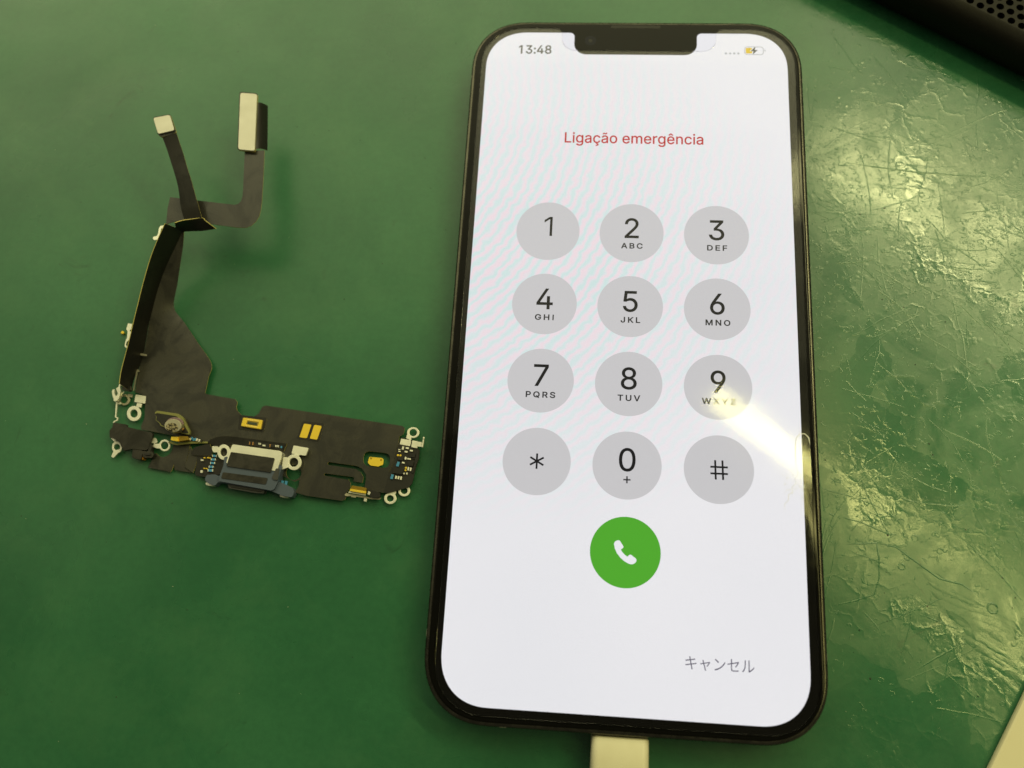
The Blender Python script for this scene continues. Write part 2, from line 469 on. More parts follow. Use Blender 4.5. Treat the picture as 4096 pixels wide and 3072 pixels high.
me = bpy.data.meshes.new('dust'); me.from_pydata(DV, [], DF); me.update()
tag(new_obj('dust', me, 'speck_light'), 'pale specks of dust scattered over the green mat', None, None, 'stuff')

# ------------------------------------------------------------------ the phone
phone = thing('smartphone', 'black smartphone with a lit white dial pad on its screen', 'smartphone')
TOP = 7.65
BW, BH, BR = 71.0, 146.1, 12.2
def ring_at(inset, z, nn=14):
    return [(x, y, z) for x, y in rrect(BW - 2 * inset, BH - 2 * inset, BR - inset, nn, 0, 0, 2.25)]
frame = loft('frame', [ring_at(0.9, 0.05), ring_at(0.35, 0.15), ring_at(0.06, 0.5), ring_at(0, 1.0), ring_at(0, 6.55), ring_at(0.05, 6.95), ring_at(0.18, 7.22), ring_at(0.42, 7.40), ring_at(0.75, 7.47), ring_at(1.0, 7.45)], 'frame_metal', phone)
glass = loft('cover_glass', [ring_at(0.80, 7.2), ring_at(0.78, 7.48), ring_at(0.85, 7.56), ring_at(1.02, 7.61), ring_at(1.25, 7.63)], 'black_glass', phone)
# antenna bands across the metal frame
def band(x, y, w, h):
    o = slab('antenna_band', [rrect(w, h, 0.1, 2, x, y)], 1.0, 6.2, 'band_plastic', phone, 0.12)
band(20.6, 72.52, 1.3, 0.85); band(-20.6, -72.52, 1.3, 0.85)
for sx_ in (-1, 1):
    for yy in (58.6, -57.9): band(sx_ * 34.97, yy, 0.85, 1.3)

SW, SH = 64.56, 139.73
scr = rrect(SW, SH, 9.0, 16, 0, 0, 2.25)
# notch: cut down from the top edge
def arc(cx, cy, r, a0, a1, nn=8):
    return [(cx + r * math.cos(math.radians(a0 + (a1 - a0) * k / nn)), cy + r * math.sin(math.radians(a0 + (a1 - a0) * k / nn))) for k in range(nn + 1)]
T = SH / 2
NB = 64.34
# outline runs counter-clockwise from the right edge: insert the notch on the top edge between the two top corners
notch = (arc(13.25 + 1.0, T - 1.0, 1.0, 90, 180, 5) + arc(13.25 - 2.7, NB + 2.7, 2.7, 0, -90, 8) + arc(-13.25 + 2.7, NB + 2.7, 2.7, -90, -180, 8) + arc(-13.25 - 1.0, T - 1.0, 1.0, 0, 90, 5))
disp = scr[:17] + notch + scr[17:]
slab('display', [disp], 7.6315, 0.02, 'screen_white', phone)
Z1 = 7.6535            # first printed layer of the picture, then two more above it
def lit_shape(name, conts, mat, layer=0, parent=None, evenodd=True):
    me = slab_mesh(name, conts, Z1 + 0.004 * layer, 0.002, (0, 0), True, evenodd)
    return new_obj(name, me, mat, parent or phone)
GLYPHS = {
 'title': '51,-9 51,518 134,518 134,66 370,66 370,-9;437,-9 437,388 516,388 516,-9;477,434 457,437 440,448 429,464 425,483 429,502 440,519 457,529 477,533 496,529 513,519 525,502 528,483 525,464 513,448 496,437;767,-160 726,-157 690,-148 660,-135 636,-117 617,-96 597,-66 663,-29 688,-60 701,-71 717,-80 739,-86 766,-88 806,-83 837,-68 845,-59 853,-49 858,-37 861,-22 862,-6 862,59 870,59 853,35 837,20 816,7 788,-1 754,-4 709,1 668,19 633,47 607,86 590,134 585,191 590,248 606,297 632,338 667,368 709,387 755,393 790,390 817,381 838,367 855,352 872,328 864,328 864,388 941,388 941,-9 935,-56 917,-95 889,-124 854,-144 812,-156;764,68 794,72 818,83 837,100 851,125 860,155 863,193 860,229 851,260 837,286 818,305 794,317 764,321 734,317 710,304 691,285 677,259 668,228 665,193 668,157 677,126 691,101 710,83 735,72;1144,-18 1108,-14 1075,-3 1047,15 1025,40 1011,71 1006,108 1009,140 1020,166 1037,186 1058,201 1108,219 1162,229 1193,233 1217,236 1235,239 1245,243 1249,247 1251,256 1251,256 1249,276 1243,292 1234,305 1220,314 1203,320 1180,322 1157,320 1138,314 1109,294 1089,263 1013,286 1034,327 1057,353 1085,371 1115,384 1147,391 1179,393 1225,388 1251,380 1275,368 1297,350 1315,324 1327,292 1330,252 1330,-9 1252,-9 1252,43 1262,43 1243,18 1225,4 1203,-7 1176,-15;1155,54 1184,58 1208,67 1227,80 1240,98 1248,117 1251,139 1251,175 1247,173 1218,167 1186,162 1162,159 1122,150 1106,143 1095,133 1088,121 1086,105 1088,90 1094,78 1104,68 1117,61;1581,-17 1530,-11 1486,9 1449,40 1422,81 1405,131 1399,187 1405,245 1422,295 1449,336 1486,368 1530,387 1581,394 1636,386 1684,363 1721,327 1748,271 1672,251 1657,284 1638,303 1613,316 1581,321 1550,316 1524,303 1505,282 1491,255 1482,223 1479,187 1482,153 1491,121 1505,94 1524,73 1550,60 1581,56 1614,60 1639,73 1658,94 1673,128 1749,109 1736,74 1722,51 1685,14 1637,-9;1534,-152 1534,-98 1583,-98 1597,-97 1604,-94 1607,-91 1608,-84 1607,-78 1604,-75 1597,-72 1583,-71 1545,-71 1558,25 1607,25 1607,0 1607,-22 1630,-25 1653,-37 1667,-57 1672,-85 1666,-115 1649,-136 1621,-148 1584,-152;1929,-18 1893,-14 1860,-3 1832,15 1810,40 1795,71 1791,108 1794,140 1805,166 1822,186 1843,201 1892,219 1946,229 1978,233 2002,236 2019,239 2030,243 2034,247 2036,256 2036,256 2034,276 2028,292 2019,305 2005,314 1988,320 1965,322 1942,320 1923,314 1894,294 1873,263 1798,286 1819,327 1842,353 1870,371 1900,384 1932,391 1964,393 2010,388 2036,380 2060,368 2082,350 2100,324 2111,292 2115,252 2115,-9 2037,-9 2037,43 2046,43 2028,18 2010,4 1988,-7 1961,-15;1940,54 1969,58 1993,67 2012,80 2025,98 2033,117 2036,139 2036,175 2032,173 2002,167 1971,162 1947,159 1907,150 1891,143 1880,133 1873,121 1870,105 1873,90 1879,78 1889,68 1902,61;2004,437 1976,442 1952,452 1933,462 1920,465 1918,464 1915,462 1909,439 1849,439 1855,478 1867,504 1887,522 1914,527 1942,523 1964,512 1983,502 1996,499 2002,502 2009,526 2068,526 2062,486 2050,460 2030,443;2366,-17 2315,-11 2271,9 2234,40 2207,81 2190,131 2184,187 2190,245 2207,295 2234,336 2271,368 2315,387 2366,394 2417,387 2462,368 2499,336 2526,295 2543,245 2549,187 2543,131 2526,81 2499,40 2462,9 2417,-11;2366,56 2398,60 2424,73 2443,94 2457,121 2466,153 2469,187 2466,223 2457,255 2443,282 2423,303 2398,316 2366,321 2335,316 2309,303 2290,282 2276,255 2267,223 2264,187 2267,153 2276,121 2290,94 2309,73 2334,60;2974,-17 2920,-11 2874,9 2837,40 2809,81 2792,130 2787,187 2792,244 2809,294 2836,335 2872,367 2916,387 2967,393 2999,391 3031,383 3060,368 3087,347 3110,320 3127,285 3138,243 3142,194 3142,160 2827,160 2827,230 3117,226 3064,186 3059,236 3051,265 3037,289 3019,306 2996,317 2967,321 2937,317 2913,306 2893,288 2879,266 2870,239 2867,211 2867,178 2870,141 2880,110 2896,86 2917,69 2943,59 2974,55 3012,61 3041,79 3063,116 3139,97 3123,59 3103,33 3078,12 3048,-4 3013,-14;3209,-9 3209,388 3287,388 3287,286 3260,286 3275,327 3291,352 3311,371 3334,384 3359,392 3385,395 3426,388 3459,367 3482,336 3499,286 3465,286 3480,325 3496,349 3517,369 3543,383 3571,392 3602,395 3636,391 3667,380 3694,360 3714,333 3727,298 3731,255 3731,-9 3652,-9 3652,253 3647,285 3632,306 3610,317 3584,321 3562,319 3544,312 3530,301 3519,286 3512,268 3510,247 3510,-9 3431,-9 3431,259 3426,285 3412,304 3391,317 3365,321 3346,319 3327,312 3312,301 3299,285 3291,264 3288,237 3288,-9;3987,-17 3934,-11 3888,9 3850,40 3823,81 3806,130 3800,187 3806,244 3822,294 3849,335 3885,367 3930,387 3980,393 4013,391 4044,383 4074,368 4101,347 4124,320 4141,285 4152,243 4155,194 4155,160 3841,160 3841,230 4131,226 4077,186 4073,236 4065,265 4051,289 4033,306 4009,317 3981,321 3951,317 3927,306 3907,288 3892,266 3883,239 3880,211 3880,178 3884,141 3894,110 3910,86 3931,69 3957,59 3988,55 4026,61 4054,79 4077,116 4153,97 4136,59 4117,33 4092,12 4061,-4 4026,-14;4223,-9 4223,388 4300,388 4300,330 4289,330 4302,353 4327,375 4358,389 4392,394 4409,393 4432,392 4432,312 4408,315 4386,317 4363,314 4343,307 4326,295 4313,279 4305,260 4302,236 4302,-9;4645,-160 4605,-157 4569,-148 4539,-135 4515,-117 4495,-96 4476,-66 4542,-29 4566,-60 4579,-71 4596,-80 4618,-86 4645,-88 4684,-83 4715,-68 4724,-59 4731,-49 4736,-37 4740,-22 4741,-6 4741,59 4749,59 4732,35 4716,20 4694,7 4667,-1 4633,-4 4588,1 4546,19 4512,47 4485,86 4469,134 4463,191 4469,248 4485,297 4511,338 4546,368 4587,387 4634,393 4668,390 4696,381 4717,367 4733,352 4751,328 4742,328 4742,388 4820,388 4820,-9 4814,-56 4796,-95 4768,-124 4732,-144 4691,-156;4643,68 4673,72 4697,83 4716,100 4730,125 4739,155 4742,193 4739,229 4730,260 4716,286 4697,305 4673,317 4643,321 4613,317 4589,304 4569,285 4555,259 4547,228 4544,193 4547,157 4555,126 4570,101 4589,83 4613,72;5075,-17 5022,-11 4976,9 4938,40 4911,81 4894,130 4889,187 4894,244 4911,294 4937,335 4974,367 5018,387 5068,393 5101,391 5132,383 5162,368 5189,347 5212,320 5229,285 5240,243 5244,194 5244,160 4929,160 4929,230 5219,226 5165,186 5161,236 5153,265 5139,289 5121,306 5097,317 5069,321 5039,317 5015,306 4995,288 4980,266 4971,239 4968,211 4968,178 4972,141 4982,110 4998,86 5019,69 5045,59 5076,55 5114,61 5142,79 5165,116 5241,97 5225,59 5205,33 5180,12 5149,-4 5114,-14;5022,426 4949,426 4949,441 5034,538 5100,538 5186,441 5186,426 5111,426 5067,481;5390,226 5390,-9 5311,-9 5311,388 5388,388 5388,278 5356,278 5383,337 5414,369 5452,388 5495,393 5533,389 5567,377 5595,355 5616,325 5629,287 5633,241 5633,-9 5554,-9 5554,235 5549,272 5534,298 5510,314 5477,320 5453,317 5433,309 5415,296 5402,278 5393,255;5884,-17 5833,-11 5789,9 5752,40 5725,81 5708,131 5702,187 5708,245 5725,295 5752,336 5789,368 5833,387 5884,394 5940,386 5987,363 6024,327 6051,271 5975,251 5960,284 5941,303 5916,316 5884,321 5853,316 5828,303 5808,282 5794,255 5785,223 5782,187 5785,153 5794,121 5808,94 5828,73 5853,60 5884,56 5917,60 5942,73 5961,94 5976,128 6052,109 6039,74 6025,51 5989,14 5940,-9;6116,-9 6116,388 6195,388 6195,-9;6156,434 6137,437 6120,448 6109,464 6105,483 6109,502 6120,519 6137,529 6156,533 6176,529 6193,519 6204,502 6208,483 6204,464 6193,448 6176,437;6399,-18 6363,-14 6330,-3 6301,15 6279,40 6265,71 6261,108 6264,140 6275,166 6291,186 6313,201 6362,219 6416,229 6447,233 6472,236 6489,239 6500,243 6504,247 6506,256 6506,256 6504,276 6498,292 6489,305 6475,314 6457,320 6435,322 6412,320 6392,314 6364,294 6343,263 6267,286 6289,327 6312,353 6339,371 6370,384 6401,391 6433,393 6480,388 6506,380 6530,368 6552,350 6570,324 6581,292 6585,252 6585,-9 6507,-9 6507,43 6516,43 6498,18 6480,4 6458,-7 6431,-15;6410,54 6439,58 6463,67 6481,80 6495,98 6503,117 6506,139 6506,175 6502,173 6472,167 6441,162 6416,159 6377,150 6361,143 6350,133 6343,121 6340,105 6342,90 6349,78 6359,68 6372,61',
 'clock': '290,523 290,-14 198,-14 198,420 186,420 72,338 72,430 194,523;671,-21 624,-16 580,-3 542,19 512,49 491,87 480,146 573,146 581,113 591,96 605,82 624,72 646,66 672,64 699,66 722,74 742,85 756,101 765,120 768,145 765,168 757,189 743,207 722,221 692,230 654,234 596,234 596,304 727,454 727,438 509,438 509,523 840,523 840,455 654,252 650,303 719,302 767,289 807,264 836,230 854,190 860,145 854,99 835,58 806,25 768,0 722,-16;1001,-19 978,-14 959,-1 946,18 941,41 946,64 959,84 978,97 1001,101 1024,97 1044,83 1057,64 1061,41 1057,18 1044,-1 1024,-14;1001,256 978,261 959,274 946,293 941,316 946,339 959,359 978,372 1001,376 1024,372 1044,359 1057,339 1061,316 1057,293 1044,274 1024,261;1119,91 1119,162 1333,523 1429,523 1216,162 1216,177 1521,177 1521,91;1362,-14 1362,121 1362,146 1362,332 1451,332 1451,-14;1773,-21 1722,-16 1677,-1 1638,22 1609,54 1591,92 1585,135 1588,169 1599,201 1616,229 1639,252 1666,269 1686,275 1686,258 1658,270 1628,299 1609,338 1603,380 1609,421 1626,458 1652,488 1686,511 1727,525 1773,530 1819,525 1859,511 1894,488 1920,458 1937,421 1943,380 1937,338 1918,300 1888,270 1861,258 1861,275 1880,269 1907,252 1930,229 1947,201 1958,170 1962,135 1956,92 1937,54 1908,22 1870,-1 1824,-16;1773,63 1802,66 1826,73 1845,85 1858,99 1867,117 1869,139 1866,161 1857,181 1843,197 1824,210 1800,218 1773,221 1746,218 1722,210 1703,197 1689,181 1680,161 1676,139 1679,117 1688,99 1701,85 1720,73 1744,66;1773,304 1796,306 1815,313 1830,324 1842,338 1849,355 1852,376 1850,396 1842,413 1831,426 1816,437 1796,444 1773,446 1750,444 1731,437 1715,426 1704,413 1696,396 1694,376 1696,355 1704,338 1715,324 1731,313 1751,306',
 '0': '227,-13 172,-5 126,19 90,58 63,111 47,177 42,254 47,331 63,397 90,450 127,489 173,514 227,522 281,514 327,489 363,450 390,397 406,331 411,254 406,177 390,111 364,58 327,19 281,-5;227,56 259,61 286,78 308,106 324,146 334,195 338,254 334,314 324,363 308,402 286,431 259,448 227,453 194,448 167,431 145,402 129,363 119,314 115,254 119,195 129,146 145,106 167,78 194,61',
 '1': '272,505 272,0 212,0 212,440 200,440 78,352 78,418 202,505',
 '2': '58,-6 58,50 230,233 256,261 277,286 294,308 305,329 312,350 314,371 311,395 302,415 289,432 270,444 249,451 224,454 197,451 175,442 157,429 144,411 136,388 132,356 59,356 65,406 81,445 107,478 140,502 180,517 225,522 269,517 309,502 341,479 366,448 382,412 387,373 384,344 377,316 362,287 341,255 311,219 271,175 159,58 159,63 395,63 395,-6',
 '3': '218,-13 172,-9 130,4 94,25 65,54 46,89 36,138 114,138 120,110 131,91 147,76 167,65 192,58 218,56 247,58 273,66 294,79 310,96 320,118 323,145 320,170 311,193 295,213 272,228 241,238 201,242 151,242 151,301 282,451 282,446 64,446 64,515 378,515 378,458 207,267 205,295 265,294 311,281 348,258 376,226 393,187 399,145 393,101 376,63 348,31 311,7 268,-8',
 '4': '34,99 34,160 243,515 321,515 115,164 115,169 419,169 419,99;276,-6 276,121 276,146 276,324 349,324 349,-6',
 '5': '221,-13 177,-8 137,6 104,28 78,57 61,91 53,136 127,136 133,111 143,93 157,77 176,66 197,58 221,56 249,59 273,70 293,86 309,107 318,133 322,162 318,192 308,218 292,240 272,257 247,267 218,271 169,263 148,253 130,240 61,247 91,515 372,515 372,446 156,446 141,307 134,307 152,320 176,331 202,337 229,340 264,336 296,326 325,311 349,289 369,263 384,233 394,200 397,163 391,115 374,73 347,37 312,10 269,-7',
 '6': '226,-13 180,-7 139,9 105,36 79,72 63,114 57,162 62,201 74,241 97,288 132,344 249,515 333,514 154,255 135,256 161,292 193,313 235,320 280,315 319,300 351,275 375,243 390,203 395,157 389,111 373,70 347,35 313,9 272,-7;226,55 253,58 275,68 294,84 309,104 318,129 321,157 318,186 309,211 294,231 275,246 253,256 226,259 200,256 177,246 158,231 143,211 134,187 131,158 134,130 143,104 158,84 177,68 200,58',
 '7': '87,-6 317,450 317,446 56,446 56,515 397,515 397,447 169,-6',
 '8': '226,-13 177,-8 133,6 97,28 69,58 52,94 46,135 49,168 60,198 76,224 97,246 123,262 147,269 147,263 115,277 88,304 70,340 64,380 70,419 85,453 110,482 143,503 182,517 226,522 270,517 309,503 341,482 366,453 382,419 388,380 382,340 364,304 337,277 306,263 306,269 330,262 355,246 376,224 393,198 403,168 407,135 401,94 383,58 356,28 319,6 276,-8;226,55 257,58 282,66 303,78 318,95 327,115 331,139 327,164 317,185 301,203 280,217 255,226 226,229 197,226 172,217 151,203 135,185 125,164 121,139 125,115 134,95 149,78 170,66 196,58;226,296 250,298 271,306 289,318 302,334 310,353 313,376 310,398 302,417 290,432 272,444 251,451 226,454 201,451 180,444 163,432 150,417 142,398 139,376 142,353 150,334 163,318 180,306 202,298',
 '9': '226,522 272,516 313,499 347,473 373,437 389,395 395,347 391,308 378,267 355,221 320,165 204,-6 120,-6 298,254 318,253 292,217 259,196 218,189 173,194 134,209 102,233 78,266 62,306 57,352 63,398 79,439 105,474 140,500 180,516;226,454 200,451 177,441 158,425 144,404 134,380 131,352 134,323 144,298 158,278 177,262 200,253 226,249 252,253 276,262 295,278 309,298 318,322 321,350 318,379 309,404 295,425 276,441 253,451',
 'ABC': '-15,-22 186,531 292,531 494,-22 380,-22 266,295 256,327 243,366 228,413 203,500 275,500 249,413 234,364 221,326 211,295 101,-22;88,120 88,221 392,221 392,120;658,-22 658,531 862,531 914,526 959,510 994,486 1020,453 1035,415 1040,374 1037,339 1026,310 1010,286 988,267 956,253 956,280 966,278 995,264 1021,243 1042,214 1055,178 1060,136 1055,94 1039,55 1012,22 974,-2 925,-17 867,-22;766,79 864,79 885,80 902,82 916,86 927,91 934,96 948,115 953,137 950,155 943,172 931,187 915,198 894,206 867,209 766,209;766,307 857,307 879,310 898,316 913,326 924,338 931,354 933,372 929,395 917,412 895,425 858,430 766,430;1483,-29 1415,-20 1354,6 1304,49 1266,105 1254,132 1245,160 1239,190 1235,221 1234,254 1235,287 1239,319 1245,348 1254,377 1266,404 1304,460 1354,502 1415,529 1483,538 1524,535 1563,525 1599,510 1632,488 1660,462 1683,430 1700,393 1717,326 1608,326 1596,365 1587,382 1560,410 1525,428 1483,434 1445,429 1411,413 1383,389 1361,354 1346,309 1341,254 1346,199 1361,154 1383,120 1412,95 1445,80 1483,75 1525,81 1560,99 1587,127 1596,144 1608,182 1717,182 1700,116 1683,79 1660,48 1632,21 1599,-1 1563,-16 1524,-26',
 'DEF': '219,-22 74,-22 74,79 214,79 266,85 307,100 337,125 359,158 372,202 377,255 372,308 359,351 338,385 308,409 270,424 220,430 71,430 71,531 226,531 256,529 285,526 313,519 339,510 363,497 386,483 406,466 424,446 440,425 454,400 476,333 484,256 482,223 479,192 473,162 464,135 453,109 439,85 423,63 405,43 384,26 361,12 336,-1 310,-10 281,-17 251,-21;147,531 147,-22 38,-22 38,531;680,-22 680,531 1037,531 1037,430 789,430 789,308 1020,308 1020,207 789,207 789,79 1039,79 1039,-22;1239,-22 1239,531 1592,531 1592,430 1347,430 1347,300 1569,300 1569,199 1347,199 1347,-22',
 'GHI': '269,-29 199,-20 138,6 87,49 49,106 26,175 18,253 19,287 23,318 29,348 38,376 50,404 87,460 137,502 197,529 264,538 307,534 347,524 384,508 417,486 445,459 468,428 485,392 503,327 394,327 369,381 342,409 308,427 265,434 228,429 195,414 167,389 145,354 131,310 126,254 131,199 145,154 167,120 196,95 230,80 269,75 304,79 334,91 358,109 377,134 389,165 396,228 478,195 261,177 261,278 500,278 500,199 493,136 470,80 434,34 387,-1 331,-22;698,-22 698,531 807,531 807,311 1031,311 1031,531 1139,531 1139,-22 1031,-22 1031,210 807,210 807,-22;1372,-16 1372,525 1470,525 1470,-16',
 'JKL': '185,-29 156,-27 129,-22 104,-13 81,0 60,17 42,37 28,60 19,86 13,115 11,145 11,195 120,195 120,147 125,112 138,90 158,77 185,72 212,77 232,90 245,112 250,147 250,531 358,531 358,145 356,115 351,86 341,60 327,37 309,17 289,0 266,-13 241,-22 214,-27;625,105 619,224 658,275 694,318 732,359 890,531 1025,526 776,253 773,253;574,-22 574,531 683,531 683,334 682,225 683,193 683,-22;897,-22 697,260 765,346 1024,-20;1181,-22 1181,531 1290,531 1290,79 1526,79 1526,-22',
 'MNO': '38,-22 38,531 167,531 298,195 308,166 320,129 332,90 351,27 277,27 297,89 309,128 321,165 332,195 461,531 590,531 590,-22 482,-22 482,291 482,327 483,369 484,414 485,479 543,479 519,403 503,356 488,314 476,283 357,-22 271,-22 150,283 138,313 124,354 108,401 81,479 140,479 142,417 143,372 144,329 144,291 144,-22;806,-22 806,531 917,531 1130,194 1150,162 1175,117 1215,38 1153,28 1147,107 1145,157 1145,195 1145,531 1253,531 1253,-22 1143,-22 952,279 927,319 897,370 879,402 841,469 908,479 912,385 914,329 915,307 915,291 915,-22;1699,-29 1631,-20 1570,6 1520,49 1482,105 1470,132 1461,160 1455,190 1451,221 1450,254 1451,287 1455,319 1461,348 1470,377 1482,404 1520,460 1570,502 1631,529 1699,538 1766,529 1827,502 1877,460 1915,404 1927,377 1935,348 1942,319 1945,287 1947,254 1945,221 1942,190 1935,160 1927,132 1915,105 1877,49 1827,6 1766,-20;1699,75 1736,80 1769,95 1798,119 1820,154 1835,199 1840,254 1835,310 1820,355 1798,390 1769,414 1736,429 1699,434 1661,429 1628,414 1599,389 1577,355 1562,310 1557,254 1562,199 1577,154 1599,119 1628,95 1661,80',
 'PQRS': '38,-22 38,531 236,531 294,525 343,507 382,478 409,440 426,396 431,348 426,299 409,255 382,217 343,188 294,169 236,164 87,164 87,264 231,264 264,267 286,276 302,288 313,304 320,324 322,348 320,372 313,391 302,407 286,419 264,427 231,430 147,430 147,-22;790,179 908,181 972,98 986,78 1092,-67 974,-70 912,13 898,32;852,-29 784,-20 723,6 673,49 635,105 623,132 614,160 608,190 604,221 603,254 604,287 608,319 614,348 623,377 635,404 673,460 723,502 784,529 852,538 919,529 980,502 1030,460 1068,404 1079,377 1088,348 1095,319 1098,287 1100,254 1098,221 1095,190 1088,160 1079,132 1068,105 1030,49 980,6 919,-20;852,75 889,80 922,95 950,119 973,154 988,199 993,254 988,310 973,355 950,390 922,414 889,429 852,434 814,429 781,414 752,389 730,355 715,310 710,254 715,199 730,154 752,119 781,95 814,80;1296,-22 1296,531 1495,531 1552,525 1601,508 1640,481 1668,444 1684,400 1689,352 1684,304 1668,261 1640,224 1601,197 1552,181 1495,176 1332,176 1332,277 1490,277 1523,280 1546,287 1562,297 1572,311 1579,329 1581,352 1578,376 1572,394 1561,409 1545,420 1522,427 1490,430 1404,430 1404,-22;1598,-22 1451,251 1574,251 1723,-22;2070,-31 2014,-26 1965,-11 1924,14 1892,47 1872,88 1858,159 1969,159 1978,118 1987,102 2002,89 2021,79 2044,73 2070,71 2099,74 2124,81 2144,92 2159,105 2167,121 2170,139 2168,154 2161,165 2150,175 2134,184 2085,201 2024,218 1964,241 1918,273 1903,290 1891,308 1883,328 1878,350 1877,373 1883,419 1903,460 1935,494 1975,518 2022,533 2074,538 2126,533 2172,518 2211,494 2242,461 2262,423 2274,356 2168,356 2154,400 2136,419 2108,432 2071,436 2045,434 2023,427 2006,417 1994,405 1986,391 1984,376 1987,360 1994,348 2007,338 2025,328 2066,314 2117,300 2167,284 2218,256 2242,234 2261,208 2273,176 2277,138 2271,93 2252,51 2221,17 2179,-10 2129,-26',
 'TUV': '10,430 10,531 439,531 439,430 279,430 279,-22 171,-22 171,430;847,-30 786,-24 732,-4 688,27 654,68 633,118 627,172 627,531 735,531 735,180 738,149 749,124 765,103 786,87 814,77 847,74 881,77 909,87 930,103 946,124 956,149 959,179 959,531 1068,531 1068,172 1061,118 1040,68 1007,27 962,-4 909,-24;1434,-22 1231,531 1346,531 1459,214 1469,183 1482,144 1497,96 1523,9 1451,9 1477,96 1492,145 1504,183 1515,213 1625,531 1740,531 1539,-22',
 'WXYZ': '138,-22 -12,531 99,531 185,201 197,150 208,98 224,18 162,18 178,98 190,151 203,201 289,531 397,531 483,201 496,151 508,98 524,18 461,18 477,98 489,150 501,201 586,531 698,531 547,-22 439,-22 346,318 330,387 322,427 310,497 376,497 356,390 339,318 247,-22;805,-20 1057,326 1056,194 817,529 942,531 1022,413 1049,373 1069,340 1107,270 1022,270 1059,340 1079,373 1106,413 1188,531 1311,529 1072,197 1072,329 1321,-20 1196,-22 1100,117 1076,153 1057,184 1020,253 1108,253 1071,185 1051,154 1026,117 929,-22;1622,-22 1622,202 1418,530 1544,531 1652,356 1682,302 1696,273 1723,208 1631,208 1658,274 1672,303 1702,356 1809,531 1934,530 1730,202 1730,-22;2072,-22 2072,53 2308,398 2341,444 2400,519 2431,433 2338,430 2275,430 2071,430 2071,531 2471,531 2471,455 2239,116 2204,67 2142,-10 2112,75 2204,79 2266,79 2474,79 2474,-22',
 'cancel': '112,270 128,192 161,199 212,209 248,215 296,224 352,233 415,244 485,256 525,50 539,-40 622,-25 599,62 557,267 807,307 858,315 893,319 879,395 845,387 794,376 544,333 502,542 739,580 780,586 807,589 792,665 765,658 725,649 694,643 653,636 605,628 551,619 490,609 468,721 463,757 460,786 378,772 387,744 396,708 418,599 358,589 307,582 261,575 222,570 193,566 149,561 115,559 130,478 167,486 207,494 431,531 473,322 401,311 338,301 280,292 232,285 196,279 150,273;1860,474 1814,506 1778,494 1742,487 1682,474 1605,459 1520,443 1429,425 1395,547 1387,582 1382,607 1305,588 1315,566 1327,532 1361,413 1235,390 1156,380 1174,312 1377,353 1478,-16 1487,-54 1492,-85 1569,-65 1559,-36 1548,-1 1536,40 1518,105 1496,185 1471,274 1445,367 1760,429 1731,382 1699,339 1662,294 1623,252 1588,219 1651,188 1693,234 1741,293 1788,357 1830,421;2228,728 2176,673 2222,639 2278,595 2334,548 2384,503 2419,469 2476,526 2438,562 2386,606 2329,653 2273,696;2148,60 2196,-14 2288,7 2374,35 2452,67 2522,102 2585,139 2671,201 2748,269 2816,343 2873,418 2918,492 2875,569 2836,499 2780,420 2711,342 2632,270 2543,206 2482,170 2411,136 2331,105 2242,79;3881,574 3826,616 3806,607 3775,599 3735,591 3669,577 3585,560 3489,541 3383,520 3383,681 3385,727 3390,769 3303,769 3308,728 3310,681 3310,507 3245,494 3187,484 3136,475 3093,468 3065,464 3078,389 3310,437 3310,129 3315,77 3333,37 3370,9 3432,-8 3526,-14 3598,-13 3665,-10 3727,-6 3785,-1 3836,6 3840,83 3785,74 3725,66 3663,60 3600,56 3532,55 3470,58 3428,67 3400,85 3387,113 3383,150 3383,451 3771,529 3746,481 3714,432 3677,379 3634,328 3593,287 3656,249 3702,301 3747,361 3790,423 3827,483 3859,537 3870,558;4528,23 4577,-18 4588,-9 4609,3 4681,43 4754,92 4826,148 4892,211 4947,277 4905,338 4857,277 4798,219 4736,168 4673,126 4609,92 4609,165 4609,297 4609,455 4609,595 4609,676 4609,698 4610,716 4611,732 4612,743 4613,746 4530,746 4530,743 4531,732 4533,716 4534,698 4534,676 4534,594 4534,451 4534,290 4534,151 4534,77 4532,47;4073,26 4141,-19 4186,23 4228,74 4264,129 4293,189 4315,251 4329,323 4338,411 4343,506 4345,598 4346,675 4346,693 4347,710 4349,725 4350,738 4351,743 4268,743 4272,714 4274,674 4274,598 4272,511 4267,421 4258,338 4244,271 4222,213 4193,159 4158,108 4116,62',
}
def glyph(key, cx=None, x0=None, x1=None, y0=0.0, cap=None, width=None, ref=None, rotdeg=0.0):
    """outline of a string scaled so that ref (its cap height) measures cap"""
    cs = parse(GLYPHS[key])
    lo = min(p[0] for c in cs for p in c); hi = max(p[0] for c in cs for p in c)
    sy = cap / ref
    sxx = (width / (hi - lo)) if width else sy
    out = []
    mid = (lo + hi) / 2
    for c in cs: out.append([(cx + (x - mid) * sxx, y0 + y * sy) for x, y in c])
    return out
lit_shape('clock_text', glyph('clock', cx=-21.75, y0=64.47, cap=2.06, ref=509, width=7.2), 'clock_ink', 0, None, False)
lit_shape('title_text', glyph('title', cx=0.05, y0=42.6, cap=2.38, ref=509, width=28.9), 'title_red', 0, None, False)
lit_shape('cancel_text', glyph('cancel', cx=16.8, y0=-61.2, cap=2.28, ref=871, width=11.9), 'cancel_ink', 0, None, False)
